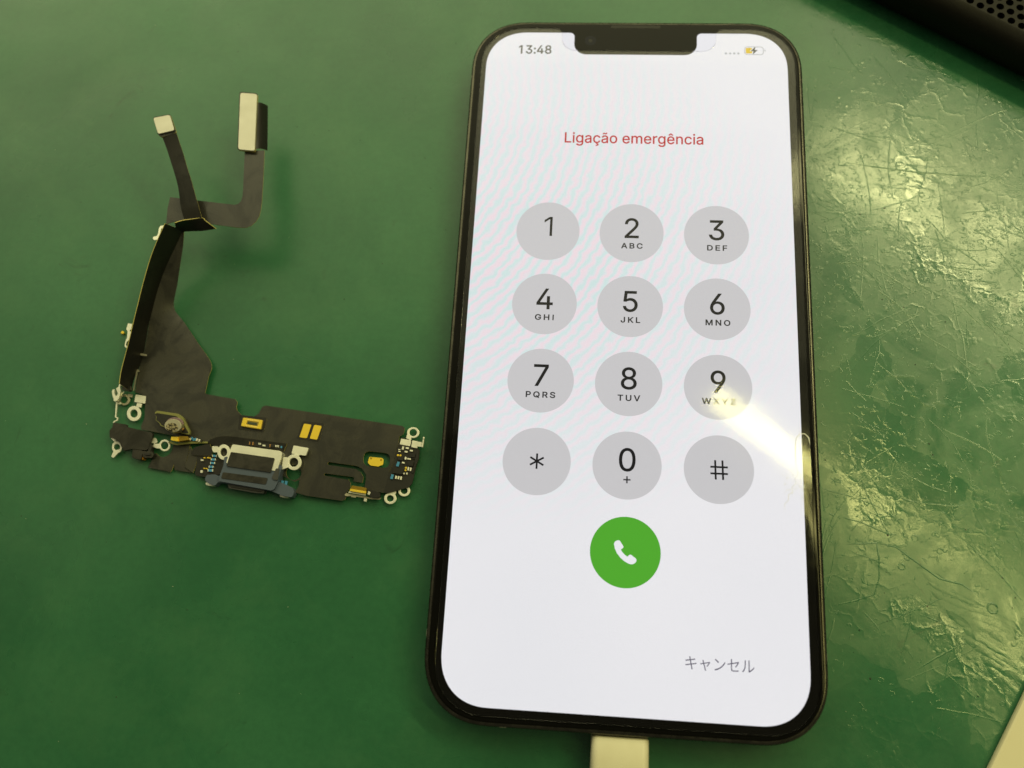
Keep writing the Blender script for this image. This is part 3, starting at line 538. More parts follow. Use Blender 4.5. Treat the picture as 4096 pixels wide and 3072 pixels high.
# battery and signal marks
batt = lit_shape('battery_icon', [rrect(4.05, 2.1, 0.62, 6, 25.36, 65.59), rrect(3.77, 1.82, 0.5, 6, 25.36, 65.59)], 'battery_grey')
lit_shape('battery_level', [rrect(1.35, 1.42, 0.22, 4, 24.28, 65.61)], 'battery_yellow', 0, batt)
lit_shape('battery_tip', [[(27.58, 65.9), (27.72, 65.86), (27.80, 65.63), (27.72, 65.4), (27.58, 65.36)]], 'battery_grey', 0, batt)
bolt = [(25.72, 66.72), (24.62, 65.46), (25.24, 65.50), (25.0, 64.50), (26.14, 65.80), (25.50, 65.76)]
cxb, cyb = 25.38, 65.6
lit_shape('bolt_halo', [[(cxb + (x - cxb) * 1.32, cyb + (y - cyb) * 1.14) for x, y in bolt]], 'screen_white', 1, batt)
lit_shape('bolt_mark', [bolt], 'clock_ink', 2, batt)
for x in (19.4, 20.28, 21.16, 22.04): lit_shape('signal_dot', [circle(x, 64.86, 0.27, 16)], 'dot_grey')
# dial keys
KX, KY, Y0, KR = 16.98, 15.914, 22.047, 6.45
keys = [('1', ''), ('2', 'ABC'), ('3', 'DEF'), ('4', 'GHI'), ('5', 'JKL'), ('6', 'MNO'), ('7', 'PQRS'), ('8', 'TUV'), ('9', 'WXYZ'), ('*', ''), ('0', '+'), ('#', '')]
LW = {'ABC': 4.36, 'DEF': 3.98, 'GHI': 3.75, 'JKL': 3.85, 'MNO': 4.8, 'PQRS': 5.73, 'TUV': 4.35, 'WXYZ': 6.4}
DW = {'1': 1.85}
def bar(cx, cy, l, w, deg):
    a = math.radians(deg); c, s = math.cos(a), math.sin(a)
    return [(cx + u * l / 2 * c - v * w / 2 * s, cy + u * l / 2 * s + v * w / 2 * c) for u, v in ((-1, -1), (1, -1), (1, 1), (-1, 1))]
for k, (d, t) in enumerate(keys):
    cx, cy = (k % 3 - 1) * KX, Y0 - (k // 3) * KY
    key = lit_shape('dial_key', [circle(cx, cy, KR, 72)], 'key_grey', 0)
    key['label'] = 'grey round key marked ' + {'*': 'star', '#': 'hash'}.get(d, d + (' ' + t if t else ''))
    if d == '*':
        lit_shape('symbol', [bar(cx + 0.05, cy, 2.95, 0.36, a) for a in (90, 30, 150)], 'key_ink', 1, key, False)
    elif d == '#':
        lit_shape('symbol', [bar(cx - 0.62, cy - 0.12, 3.65, 0.36, 91.5), bar(cx + 0.72, cy - 0.12, 3.65, 0.36, 91.5), bar(cx + 0.05, cy + 0.42, 3.2, 0.36, 0), bar(cx + 0.05, cy - 0.82, 3.2, 0.36, 0)], 'key_ink', 1, key, False)
    else:
        lit_shape('numeral', glyph(d, cx=cx + 0.04, y0=cy - 1.12, cap=4.32, ref=509), 'key_ink', 1, key, False)
    if t == '+':
        lit_shape('letters', [bar(cx + 0.05, cy - 2.75, 1.34, 0.27, 0), bar(cx + 0.05, cy - 2.75, 1.34, 0.27, 90)], 'letters_ink', 1, key, False)
    elif t:
        lit_shape('letters', glyph(t, cx=cx + 0.12, y0=cy - 3.42, cap=1.17, ref=535, width=LW[t]), 'letters_ink', 1, key, False)
call = lit_shape('call_key', [circle(0.0, -41.75, 6.42, 72)], 'call_green', 0)
call['label'] = 'green round call key with a white handset'
# handset: an arc-shaped grip with two swollen ends
hs = [(-2.08, -40.35), (-1.95, -40.0), (-1.65, -39.76), (-1.30, -39.66), (-1.05, -39.72), (-0.85, -39.98), (-0.42, -40.62), (-0.34, -40.86), (-0.46, -41.06), (-0.76, -41.28), (-0.76, -41.42), (-0.55, -41.74), (-0.05, -42.24), (0.32, -42.5), (0.48, -42.5), (0.70, -42.24), (0.90, -42.14), (1.14, -42.22), (1.86, -42.72), (2.06, -42.98), (2.05, -43.22), (1.85, -43.55), (1.5, -43.8), (1.12, -43.87), (0.6, -43.75), (-0.1, -43.4), (-0.85, -42.8), (-1.5, -42.0), (-1.9, -41.2)]
lit_shape('handset_mark', [hs], 'icon_white', 1, call)

# earpiece slot, camera and the cover film on top
slab('earpiece_slot', [rrect(10.8, 0.75, 0.34, 5, 0, 71.5)], 7.55, 0.10, 'slot_black', phone)
fc = slab('front_camera', [circle(-9.75, 67.9, 1.25, 32)], 7.55, 0.085, 'lens', phone)
slab('camera_pupil', [circle(-9.75, 67.9, 0.42, 20)], 7.6375, 0.004, 'slot_black', fc)
film_o = rrect(67.2, 142.2, 9.6, 12, 0.25, -0.2, 2.2)
ft = -0.2 + 142.2 / 2
fnotch = (arc(17.3 + 1.6, ft - 1.6, 1.6, 90, 180, 6) + arc(17.3 - 3.0, 65.25 + 3.0, 3.0, 0, -90, 8) + arc(-15.9 + 3.0, 65.25 + 3.0, 3.0, -90, -180, 8) + arc(-15.9 - 1.6, ft - 1.6, 1.6, 0, 90, 6))
pf = film_o[:13] + fnotch + film_o[13:]
prot = slab('screen_protector', [pf], 7.672, 0.26, 'clear_film', phone, 0.08)
# chipped edge of the protector beside the hash key
CV, CF = [], []
def glass_ridge(path, w, h, z):
    global RV, RF
    s0, s1 = RV, RF; RV, RF = CV, CF
    k = len(RV); ridge(path, w, h)
    for i in range(k, len(RV)): RV[i] = RV[i] + V(0, 0, z)
    RV, RF = s0, s1
zf = 7.932
glass_ridge([(31.0, -24.5), (31.0, -21), (31.2, -19.2), (31.9, -18.4), (32.8, -18.3), (33.5, -19.0), (33.7, -20.5)], 0.16, 0.05, zf)
glass_ridge([(31.1, -23.4), (32.2, -23.0), (33.5, -22.8)], 0.14, 0.05, zf)
glass_ridge([(31.0, -24.5), (31.3, -26.1), (30.7, -26.9), (30.9, -27.7), (30.1, -28.5), (30.3, -29.3), (29.4, -29.9), (29.5, -30.8), (28.7, -31.6), (28.8, -33.0)], 0.09, 0.035, zf)
glass_ridge([(31.2, -25.4), (31.9, -26.2), (31.5, -27.4)], 0.09, 0.035, zf)
glass_ridge([(30.9, -27.6), (31.8, -28.4), (32.6, -29.6)], 0.09, 0.035, zf)
glass_ridge([(30.2, -28.8), (29.2, -29.0), (28.6, -29.8)], 0.08, 0.03, zf)
for k in range(22):
    xx, yy = random.uniform(28.6, 32.5), random.uniform(-31, -25)
    glass_ridge(wander(xx, yy, random.uniform(0, 6.28), random.uniform(0.3, 0.8), 0.15, 0.8), 0.09, 0.04, zf)
me = bpy.data.meshes.new('chip_line'); me.from_pydata(CV, [], CF); me.update()
new_obj('chipped_edge', me, 'crack_line', prot, True)

# ------------------------------------------------------------------ charging plug
plug = thing('charging_plug', 'cream white cable plug pushed into the bottom of the phone', 'plug', (0, -76, 0))
def box_ring(y, hw, z0, z1, r):
    return [(x - 0.1, y + 76, z) for x, z in rrect(2 * hw, z1 - z0, r, 5, 0, (z0 + z1) / 2)]
loft('plug_body', [box_ring(-73.35, 4.6, 0.5, 6.4, 0.9), box_ring(-73.6, 4.95, 0.2, 6.7, 1.2), box_ring(-79, 5.0, 0.15, 6.8, 1.3), box_ring(-86, 5.0, 0.15, 6.8, 1.3), box_ring(-88, 4.3, 0.8, 6.2, 1.3)], 'white_plastic', plug)
loft('plug_tip', [box_ring(-70.2, 3.3, 2.7, 4.3, 0.7), box_ring(-73.5, 3.3, 2.7, 4.3, 0.7)], 'tin', plug)
loft('cable', [[(1.7 * math.cos(a) - 0.1, y + 76, 3.5 + 1.7 * math.sin(a)) for a in [6.2832 * i / 12 for i in range(12)]] for y in (-87.8, -100, -130)], 'white_plastic', plug)

# ------------------------------------------------------------------ cream slab at the corner
cs_ = slab('plastic_tray', [[(72.6, -59.5), (62.0, -77.8), (40, -116), (120, -150), (150, -100)]], 0.03, 1.6, 'cream_plastic', None, 0.5)
tag(cs_, 'cream plastic tray edge poking in at the corner of the mat', 'tray')

# ------------------------------------------------------------------ black case with a perforated lid
case = thing('perforated_case', 'black perforated case lying at the top corner of the mat', 'case', (95, 100, 0))
ux, uy = 0.842, -0.540                    # along its front edge
vx, vy = 0.540, 0.842                     # away from the camera
E0 = (70.4, 71.8)                         # a point on the front edge
def uv(u, v, z): return (E0[0] + u * ux + v * vx - 95, E0[1] + u * uy + v * vy - 100, z)
prof = [(3.2, 0.1), (1.8, 0.6), (0.7, 2.0), (0.1, 4.0), (0.0, 5.5), (0.15, 7.0), (0.7, 8.5), (1.7, 9.6), (2.9, 10.0)]
BACK = 62
sec = [(v, z) for v, z in prof] + [(BACK, 10.0), (BACK + 2, 8.0), (BACK + 2, 0.1)]
U0, U1 = -74, 66
# shell without its lid, the lid is the perforated plate
P3, F = [], []
for u in (U0, U1):
    for v, z in sec: P3.append(V(*uv(u, v, z)))
k = len(sec)
lid_i = len(prof) - 1
for i in range(k):
    if i == lid_i: continue
    j = (i + 1) % k
    F.append((i, j, j + k, i + k))
F.append(tuple(range(k))); F.append(tuple(range(2 * k - 1, k - 1, -1)))
me = bpy.data.meshes.new('shell'); me.from_pydata(P3, [], [f[::-1] for f in F]); me.update()
sh = new_obj('shell', me, 'black_case', case, True)
for p in me.polygons: p.use_smooth = len(p.vertices) == 4
# lid: staggered round holes, each with a wall and a floor
PU, PV, HR = 2.33, 1.95, 0.80
P3, F = [], []
HN = 14
nrow = int((BACK - 2.9) / PV); u_n = int((U1 - U0) / PU)
def addv(u, v, z): P3.append(V(*uv(u, v, z))); return len(P3) - 1
for r in range(nrow):
    v0 = 2.9 + r * PV; vc = v0 + PV / 2
    for c in range(u_n + 1):
        sh_u = (r % 2) * PU / 2
        ua, ub = U0 + c * PU - sh_u, U0 + (c + 1) * PU - sh_u
        ua, ub = max(ua, U0), min(ub, U1)
        if ub - ua < 0.2: continue
        q = [addv(ua, v0, 10), addv(ub, v0, 10), addv(ub, v0 + PV, 10), addv(ua, v0 + PV, 10)]
        if ub - ua < PU * 0.95 or r > 22:
            F.append(tuple(q)); continue
        uc = (ua + ub) / 2
        rim = [addv(uc + HR * math.cos(2 * math.pi * (i + 0.5) / HN - math.pi * 0.75), vc + HR * math.sin(2 * math.pi * (i + 0.5) / HN - math.pi * 0.75), 10.0) for i in range(HN)]
        low = [addv(uc + HR * 0.95 * math.cos(2 * math.pi * (i + 0.5) / HN - math.pi * 0.75), vc + HR * 0.95 * math.sin(2 * math.pi * (i + 0.5) / HN - math.pi * 0.75), 8.9) for i in range(HN)]
        # corner fans: quarter of the rim to each side of the cell
        for s in range(4):
            a, b = q[s], q[(s + 1) % 4]
            i0 = round(s * HN / 4); i1 = round((s + 1) * HN / 4)
            seq = [rim[i % HN] for i in range(i0, i1 + 1)]
            F.append((a, b) + tuple(seq[::-1]))
        for i in range(HN):
            j = (i + 1) % HN
            F.append((rim[i], rim[j], low[j], low[i]))
        F.append(tuple(low))
me = bpy.data.meshes.new('perforated_lid'); me.from_pydata(P3, [], F); me.update()
new_obj('perforated_lid', me, 'black_case', case)

# ------------------------------------------------------------------ the flex cable assembly
OX, OY = -75.0, -20.0
flex = thing('flex_cable', 'dark charging port flex cable with gold contacts and silver ring lugs', 'flex cable', (OX, OY, 0))
PLATES = """main_film||film|1|0.22|0|-101.42,-13.78 -100.40,-14.10 -98.96,-14.49 -98.78,-16.82 -98.45,-19.16 -98.87,-21.02 -98.63,-21.67 -91.61,-22.61 -87.97,-23.86 -84.22,-23.89 -82.14,-24.50 -81.05,-26.16 -80.46,-28.88 -79.60,-29.17 -69.34,-30.13 -68.08,-29.72 -65.34,-30.87 -64.28,-30.34 -64.34,-31.77 -64.91,-32.98 -62.42,-33.54 -55.32,-34.17 -54.71,-33.95 -54.56,-33.50 -54.51,-32.56 -53.90,-31.46 -53.90,-30.48 -54.43,-30.00 -54.33,-29.87 -54.32,-30.00 -59.24,-29.37 -59.49,-29.16 -59.30,-28.90 -53.62,-29.36 -53.29,-29.48 -53.37,-30.22 -51.55,-30.45 -51.47,-29.26 -52.13,-28.34 -53.16,-27.75 -58.86,-27.18 -59.05,-26.87 -58.86,-26.58 -53.07,-27.11 -51.89,-27.61 -50.97,-28.76 -50.90,-29.71 -51.02,-31.22 -50.64,-31.87 -47.75,-32.16 -47.10,-32.24 -46.68,-31.72 -46.42,-27.92 -46.10,-27.11 -45.49,-25.97 -45.68,-25.02 -45.42,-23.40 -45.06,-22.09 -45.02,-20.79 -44.27,-20.27 -44.09,-19.00 -44.58,-18.59 -60.57,-16.87 -73.24,-15.53 -73.42,-15.54 -74.04,-15.88 -74.51,-17.24 -75.48,-17.99 -78.00,-17.83 -79.20,-16.76 -79.44,-16.02 -79.35,-15.09 -79.93,-14.44 -86.03,-13.64 -86.55,-13.36;-51.86,-25.34 -51.82,-24.93 -51.71,-24.59 -51.52,-24.34 -51.25,-24.16 -50.90,-24.07 -50.48,-24.06 -47.81,-24.22 -47.39,-24.28 -47.05,-24.41 -46.78,-24.62 -46.59,-24.89 -46.48,-25.24 -46.45,-25.66 -46.45,-25.96 -46.49,-26.38 -46.61,-26.71 -46.80,-26.96 -47.07,-27.13 -47.41,-27.23 -47.83,-27.24 -50.48,-27.09 -50.90,-27.02 -51.25,-26.89 -51.51,-26.68 -51.70,-26.41 -51.82,-26.06 -51.86,-25.64;-64.08,-28.98 -64.24,-28.46 -64.58,-28.02 -65.04,-27.70 -65.58,-27.55 -66.13,-27.57 -66.62,-27.78 -67.00,-28.13 -67.21,-28.60 -67.24,-29.12 -67.08,-29.63 -66.74,-30.07 -66.28,-30.39 -65.74,-30.54 -65.19,-30.52 -64.70,-30.32 -64.33,-29.96 -64.11,-29.50
long_arm||film_sheen|10|0.14|0|-96.66,26.52 -90.77,25.90 -82.48,25.08 -81.75,25.31 -81.24,25.93 -81.09,26.99 -81.19,28.62 -81.83,34.54 -82.18,37.77 -77.88,37.97 -77.42,33.53 -77.10,30.24 -76.75,25.90 -76.71,23.97 -76.83,22.68 -77.34,21.39 -78.19,20.41 -79.31,19.90 -81.10,19.91 -86.58,20.52 -88.82,20.78 -91.41,20.65 -92.27,20.97 -93.50,21.09 -95.06,20.81 -96.48,20.26 -96.61,22.19 -96.77,23.91
backing||film_black|10.3|0.45|0|-85.11,51.20 -85.11,51.47 -85.03,51.65 -84.87,51.75 -84.64,51.77 -81.65,51.53 -81.41,51.48 -81.22,51.35 -81.10,51.15 -81.04,50.88 -79.66,37.87 -79.67,37.62 -79.75,37.45 -79.90,37.35 -80.13,37.34 -82.98,37.57 -83.22,37.63 -83.40,37.75 -83.52,37.94 -83.58,38.20
stiffener_plate||plate|10.8|0.25|0.05|-84.77,50.81 -84.77,51.05 -84.69,51.22 -84.55,51.31 -84.33,51.33 -81.56,51.13 -81.34,51.08 -81.17,50.96 -81.06,50.78 -81.00,50.54 -79.67,37.82 -79.67,37.59 -79.75,37.43 -79.89,37.34 -80.10,37.32 -82.76,37.53 -82.98,37.59 -83.14,37.70 -83.25,37.87 -83.31,38.11
backing||film_black|13.5|0.3|0|-101.42,42.82 -101.47,42.99 -101.45,43.13 -101.38,43.23 -101.23,43.29 -98.30,43.94 -98.14,43.95 -97.99,43.90 -97.87,43.79 -97.76,43.63 -96.01,40.02 -95.95,39.85 -95.95,39.70 -96.02,39.59 -96.15,39.51 -98.59,38.56 -98.75,38.52 -98.91,38.52 -99.08,38.58 -99.24,38.67 -99.45,38.84 -99.61,38.97 -99.74,39.12 -99.86,39.28 -99.95,39.47
stiffener_plate||plate|13.9|0.25|0.05|-101.08,42.31 -101.16,42.54 -101.15,42.72 -101.05,42.85 -100.86,42.93 -98.28,43.54 -98.07,43.55 -97.88,43.49 -97.72,43.35 -97.59,43.13 -96.40,40.50 -96.33,40.27 -96.34,40.09 -96.44,39.95 -96.62,39.86 -99.10,39.13 -99.31,39.10 -99.50,39.16 -99.66,39.29 -99.79,39.50
lower_flap||film|0.55|0.18|0|-96.12,-29.33 -95.48,-27.62 -94.97,-26.29 -94.09,-26.95 -93.24,-27.06 -92.31,-26.66 -91.72,-25.73 -91.59,-24.41 -88.17,-23.96 -88.12,-25.57 -88.46,-28.93 -86.76,-29.98 -90.47,-29.59 -90.80,-28.46 -90.99,-29.45 -91.25,-30.04
folded_flap||film|0.9|0.18|0|-87.84,-24.72 -87.35,-25.44 -86.07,-26.39 -86.02,-28.31 -86.39,-30.04 -88.30,-28.93 -88.02,-26.94
black_tab||film_black|1.25|0.2|0|-87.22,-25.82 -87.22,-25.70 -87.20,-25.60 -87.17,-25.51 -87.11,-25.42 -86.76,-25.02 -86.69,-24.95 -86.60,-24.88 -86.51,-24.83 -86.41,-24.79 -85.02,-24.32 -84.92,-24.29 -84.81,-24.26 -84.70,-24.23 -84.59,-24.20 -83.99,-24.06 -83.89,-24.05 -83.79,-24.07 -83.70,-24.12 -83.62,-24.20 -83.17,-24.80 -83.10,-24.90 -83.05,-25.00 -83.02,-25.11 -83.00,-25.22 -82.90,-26.26 -82.91,-26.36 -82.94,-26.43 -83.01,-26.47 -83.11,-26.48 -85.62,-26.52 -85.73,-26.52 -85.85,-26.52 -85.97,-26.51 -86.08,-26.51 -86.92,-26.46 -87.02,-26.44 -87.10,-26.39 -87.15,-26.32 -87.18,-26.22
component_board||board|0.9|0.3|0|-86.03,-26.69 -86.02,-26.59 -85.99,-26.52 -85.92,-26.47 -85.82,-26.45 -83.34,-26.27 -83.22,-26.27 -83.11,-26.28 -83.00,-26.30 -82.89,-26.34 -80.94,-27.18 -80.84,-27.24 -80.75,-27.31 -80.69,-27.40 -80.65,-27.50 -80.17,-28.97 -80.14,-29.07 -80.14,-29.17 -80.17,-29.27 -80.23,-29.35 -80.78,-30.05 -80.86,-30.13 -80.94,-30.18 -81.04,-30.21 -81.15,-30.21 -82.00,-30.19 -82.12,-30.20 -82.22,-30.21 -82.33,-30.25 -82.42,-30.30 -83.10,-30.70 -83.19,-30.75 -83.30,-30.78 -83.40,-30.79 -83.52,-30.79 -85.39,-30.62 -85.50,-30.60 -85.59,-30.55 -85.67,-30.49 -85.74,-30.40 -85.87,-30.18 -85.92,-30.07 -85.95,-29.97 -85.97,-29.86 -85.97,-29.75 -85.89,-28.22 -85.89,-28.11 -85.89,-28.00 -85.90,-27.89 -85.91,-27.77
raised_layer||film_dark|1.22|0.2|0|-84.33,-23.73 -83.60,-23.08 -82.67,-22.64 -81.39,-22.36 -80.08,-22.27 -75.90,-22.58 -67.75,-23.30 -68.20,-24.81 -78.99,-23.99 -79.75,-24.43 -82.05,-24.53 -83.62,-24.00
component_board||board|0.95|0.3|0|-44.58,-20.86 -43.86,-21.16 -42.47,-21.37 -41.05,-22.92 -40.66,-23.51 -40.68,-25.11 -41.08,-26.72 -41.37,-28.80 -41.60,-30.14 -42.16,-30.88 -43.85,-31.46 -46.12,-32.19 -47.10,-32.21 -46.36,-27.95 -46.04,-27.14 -45.45,-26.00 -45.62,-25.02 -45.38,-23.43 -45.02,-22.13
pad_window||film_black|1.222|0.04|0|-65.31,-18.91 -65.24,-18.70 -65.12,-18.56 -64.95,-18.48 -64.73,-18.47 -61.07,-18.74 -60.86,-18.79 -60.73,-18.89 -60.66,-19.04 -60.67,-19.25 -61.21,-22.22 -61.28,-22.42 -61.40,-22.56 -61.57,-22.63 -61.79,-22.64 -65.47,-22.29 -65.68,-22.24 -65.82,-22.14 -65.88,-21.98 -65.87,-21.77
gold_contact|pad_window|gold|1.27|0.08|0|-64.84,-19.21 -64.81,-19.12 -64.75,-19.05 -64.67,-19.02 -64.56,-19.02 -63.46,-19.13 -63.36,-19.16 -63.30,-19.21 -63.27,-19.28 -63.28,-19.38 -63.79,-21.77 -63.83,-21.86 -63.89,-21.93 -63.97,-21.96 -64.07,-21.96 -65.17,-21.86 -65.26,-21.84 -65.33,-21.79 -65.36,-21.72 -65.35,-21.62
gold_contact|pad_window|gold|1.27|0.08|0|-62.69,-19.37 -62.65,-19.27 -62.59,-19.21 -62.51,-19.18 -62.41,-19.18 -61.30,-19.32 -61.21,-19.34 -61.15,-19.39 -61.12,-19.47 -61.12,-19.57 -61.65,-21.97 -61.68,-22.06 -61.74,-22.12 -61.82,-22.16 -61.92,-22.16 -63.00,-22.05 -63.10,-22.02 -63.16,-21.98 -63.19,-21.90 -63.19,-21.81
gold_pad||gold|0.7|0.12|0.02|-50.84,-25.33 -50.81,-25.23 -50.75,-25.16 -50.68,-25.13 -50.58,-25.12 -48.40,-25.21 -48.31,-25.22 -48.22,-25.24 -48.14,-25.27 -48.06,-25.32 -48.02,-25.34 -47.96,-25.39 -47.91,-25.46 -47.88,-25.54 -47.87,-25.62 -47.84,-26.34 -47.85,-26.44 -47.89,-26.52 -47.95,-26.59 -48.04,-26.64 -48.44,-26.80 -48.48,-26.82 -48.53,-26.84 -48.56,-26.87 -48.60,-26.91 -48.61,-26.92 -48.65,-26.95 -48.69,-26.98 -48.73,-26.99 -48.78,-26.99 -50.17,-26.86 -50.27,-26.84 -50.37,-26.81 -50.46,-26.76 -50.54,-26.70 -50.61,-26.64 -50.67,-26.58 -50.73,-26.53 -50.79,-26.48 -50.85,-26.43 -50.88,-26.41 -50.93,-26.35 -50.96,-26.29 -50.98,-26.23 -50.97,-26.16
gold_pad_dot|gold_pad|gold_dark|0.83|0.08|0|-50.24,-25.37 -50.28,-25.27 -50.38,-25.21 -50.49,-25.21 -50.57,-25.28 -50.59,-25.39 -50.55,-25.49 -50.45,-25.55 -50.34,-25.54 -50.26,-25.48
gold_pad_dot|gold_pad|gold_dark|0.83|0.08|0|-48.16,-25.61 -48.20,-25.51 -48.29,-25.45 -48.40,-25.46 -48.48,-25.52 -48.51,-25.63 -48.46,-25.73 -48.37,-25.79 -48.26,-25.79 -48.18,-25.72
socket_window||film_black|1.222|0.05|0|-78.48,-18.08 -78.47,-17.94 -78.41,-17.84 -78.31,-17.78 -78.16,-17.77 -72.96,-18.07 -72.82,-18.09 -72.72,-18.16 -72.66,-18.27 -72.65,-18.41 -72.83,-20.83 -72.87,-20.97 -72.94,-21.07 -73.04,-21.12 -73.19,-21.13 -78.04,-20.83 -78.18,-20.80 -78.29,-20.73 -78.36,-20.63 -78.38,-20.48
board_socket||socket_base|1.28|0.35|0|-77.55,-18.52 -77.53,-18.42 -77.47,-18.36 -77.40,-18.32 -77.29,-18.32 -73.51,-18.67 -73.41,-18.70 -73.34,-18.75 -73.30,-18.82 -73.29,-18.92 -73.36,-20.45 -73.38,-20.55 -73.43,-20.61 -73.50,-20.65 -73.61,-20.65 -77.51,-20.20 -77.61,-20.17 -77.68,-20.12 -77.72,-20.05 -77.72,-19.95
socket_frame|board_socket|gold|1.63|0.12|0.02|-77.41,-18.62 -77.39,-18.53 -77.33,-18.46 -77.25,-18.43 -77.15,-18.42 -73.58,-18.75 -73.48,-18.78 -73.41,-18.83 -73.37,-18.90 -73.37,-19.00 -73.45,-20.35 -73.47,-20.45 -73.52,-20.51 -73.59,-20.55 -73.69,-20.55 -77.39,-20.12 -77.49,-20.10 -77.56,-20.05 -77.59,-19.97 -77.59,-19.87;-76.52,-19.09 -76.49,-19.03 -76.44,-18.98 -76.38,-18.96 -76.31,-18.96 -74.20,-19.18 -74.13,-19.20 -74.08,-19.23 -74.06,-19.29 -74.06,-19.36 -74.14,-19.89 -74.16,-19.96 -74.20,-20.00 -74.25,-20.02 -74.33,-20.02 -76.52,-19.75 -76.59,-19.73 -76.64,-19.69 -76.65,-19.64 -76.65,-19.57
socket_core|board_socket|socket_core|1.63|0.1|0|-76.31,-19.18 -74.40,-19.38 -74.45,-19.84 -76.38,-19.62
socket_pin|board_socket|gold_light|1.76|0.05|0|-76.63,-18.59 -76.50,-18.60 -76.50,-18.86 -76.63,-18.85
socket_pin|board_socket|gold_light|1.76|0.05|0|-76.83,-19.85 -76.69,-19.87 -76.69,-20.13 -76.82,-20.11
socket_pin|board_socket|gold_light|1.76|0.05|0|-76.33,-18.62 -76.20,-18.63 -76.19,-18.89 -76.33,-18.88
socket_pin|board_socket|gold_light|1.76|0.05|0|-76.52,-19.88 -76.39,-19.89 -76.39,-20.15 -76.52,-20.14
socket_pin|board_socket|gold_light|1.76|0.05|0|-76.03,-18.64 -75.89,-18.66 -75.89,-18.92 -76.03,-18.91
socket_pin|board_socket|gold_light|1.76|0.05|0|-76.22,-19.91 -76.09,-19.92 -76.09,-20.18 -76.22,-20.17
socket_pin|board_socket|gold_light|1.76|0.05|0|-75.72,-18.67 -75.59,-18.68 -75.59,-18.94 -75.72,-18.93
socket_pin|board_socket|gold_light|1.76|0.05|0|-75.92,-19.93 -75.79,-19.95 -75.79,-20.21 -75.92,-20.19
socket_pin|board_socket|gold_light|1.76|0.05|0|-75.42,-18.70 -75.29,-18.71 -75.29,-18.97 -75.42,-18.96
socket_pin|board_socket|gold_light|1.76|0.05|0|-75.62,-19.96 -75.49,-19.97 -75.49,-20.23 -75.62,-20.22
socket_pin|board_socket|gold_light|1.76|0.05|0|-75.12,-18.72 -74.99,-18.74 -74.99,-19.00 -75.12,-18.98
socket_pin|board_socket|gold_light|1.76|0.05|0|-75.32,-19.99 -75.19,-20.00 -75.19,-20.26 -75.32,-20.25
socket_pin|board_socket|gold_light|1.76|0.05|0|-74.82,-18.75 -74.69,-18.76 -74.69,-19.02 -74.82,-19.01
socket_pin|board_socket|gold_light|1.76|0.05|0|-75.02,-20.01 -74.89,-20.03 -74.88,-20.29 -75.02,-20.27
socket_pin|board_socket|gold_light|1.76|0.05|0|-74.52,-18.78 -74.39,-18.79 -74.38,-19.05 -74.52,-19.04
socket_pin|board_socket|gold_light|1.76|0.05|0|-74.72,-20.04 -74.58,-20.05 -74.58,-20.31 -74.72,-20.30
socket_pin|board_socket|gold_light|1.76|0.05|0|-74.22,-18.80 -74.08,-18.82 -74.08,-19.08 -74.22,-19.07
socket_pin|board_socket|gold_light|1.76|0.05|0|-74.42,-20.07 -74.28,-20.08 -74.28,-20.34 -74.42,-20.33
ring_lug||tin|0.7|0.35|0.05|-99.46,-18.27 -99.61,-17.82 -99.86,-17.41 -100.21,-17.08 -100.62,-16.85 -101.06,-16.73 -101.50,-16.75 -101.89,-16.90 -102.20,-17.16 -102.42,-17.52 -102.53,-17.94 -102.50,-18.40 -102.35,-18.85 -102.10,-19.26 -101.75,-19.59 -101.34,-19.82 -100.90,-19.93 -100.47,-19.91 -100.08,-19.77 -99.76,-19.50 -99.54,-19.15 -99.44,-18.73;-100.19,-18.30 -100.29,-18.01 -100.48,-17.75 -100.72,-17.57 -101.00,-17.47 -101.28,-17.48 -101.52,-17.60 -101.69,-17.80 -101.78,-18.07 -101.78,-18.37 -101.67,-18.66 -101.48,-18.92 -101.24,-19.10 -100.96,-19.20 -100.68,-19.18 -100.44,-19.07 -100.27,-18.87 -100.18,-18.60
lug_tab|ring|tin|0.712|0.35|0.05|-101.37,-14.47 -101.36,-14.38 -101.32,-14.32 -101.26,-14.29 -101.17,-14.29 -99.12,-14.49 -99.03,-14.51 -98.97,-14.55 -98.93,-14.62 -98.92,-14.71 -98.91,-15.94 -98.92,-16.03 -98.96,-16.09 -99.03,-16.11 -99.12,-16.12 -101.13,-15.89 -101.22,-15.87 -101.28,-15.82 -101.32,-15.76 -101.34,-15.67
lug_tab|ring|tin|0.724|0.35|0.05|-100.73,-16.05 -99.65,-16.17 -99.68,-17.02 -100.78,-16.86
ring_lug||tin|0.6|0.35|0.05|-102.25,-25.45 -102.36,-25.10 -102.55,-24.79 -102.80,-24.53 -103.09,-24.35 -103.41,-24.26 -103.71,-24.27 -103.98,-24.39 -104.20,-24.59 -104.35,-24.87 -104.42,-25.20 -104.39,-25.55 -104.28,-25.90 -104.09,-26.21 -103.84,-26.47 -103.55,-26.65 -103.24,-26.73 -102.93,-26.72 -102.66,-26.61 -102.44,-26.41 -102.29,-26.13 -102.23,-25.80;-102.65,-25.47 -102.74,-25.24 -102.89,-25.04 -103.10,-24.89 -103.33,-24.82 -103.57,-24.83 -103.77,-24.92 -103.92,-25.08 -104.00,-25.29 -103.99,-25.53 -103.90,-25.76 -103.75,-25.96 -103.54,-26.11 -103.31,-26.18 -103.07,-26.17 -102.87,-26.08 -102.72,-25.92 -102.65,-25.71
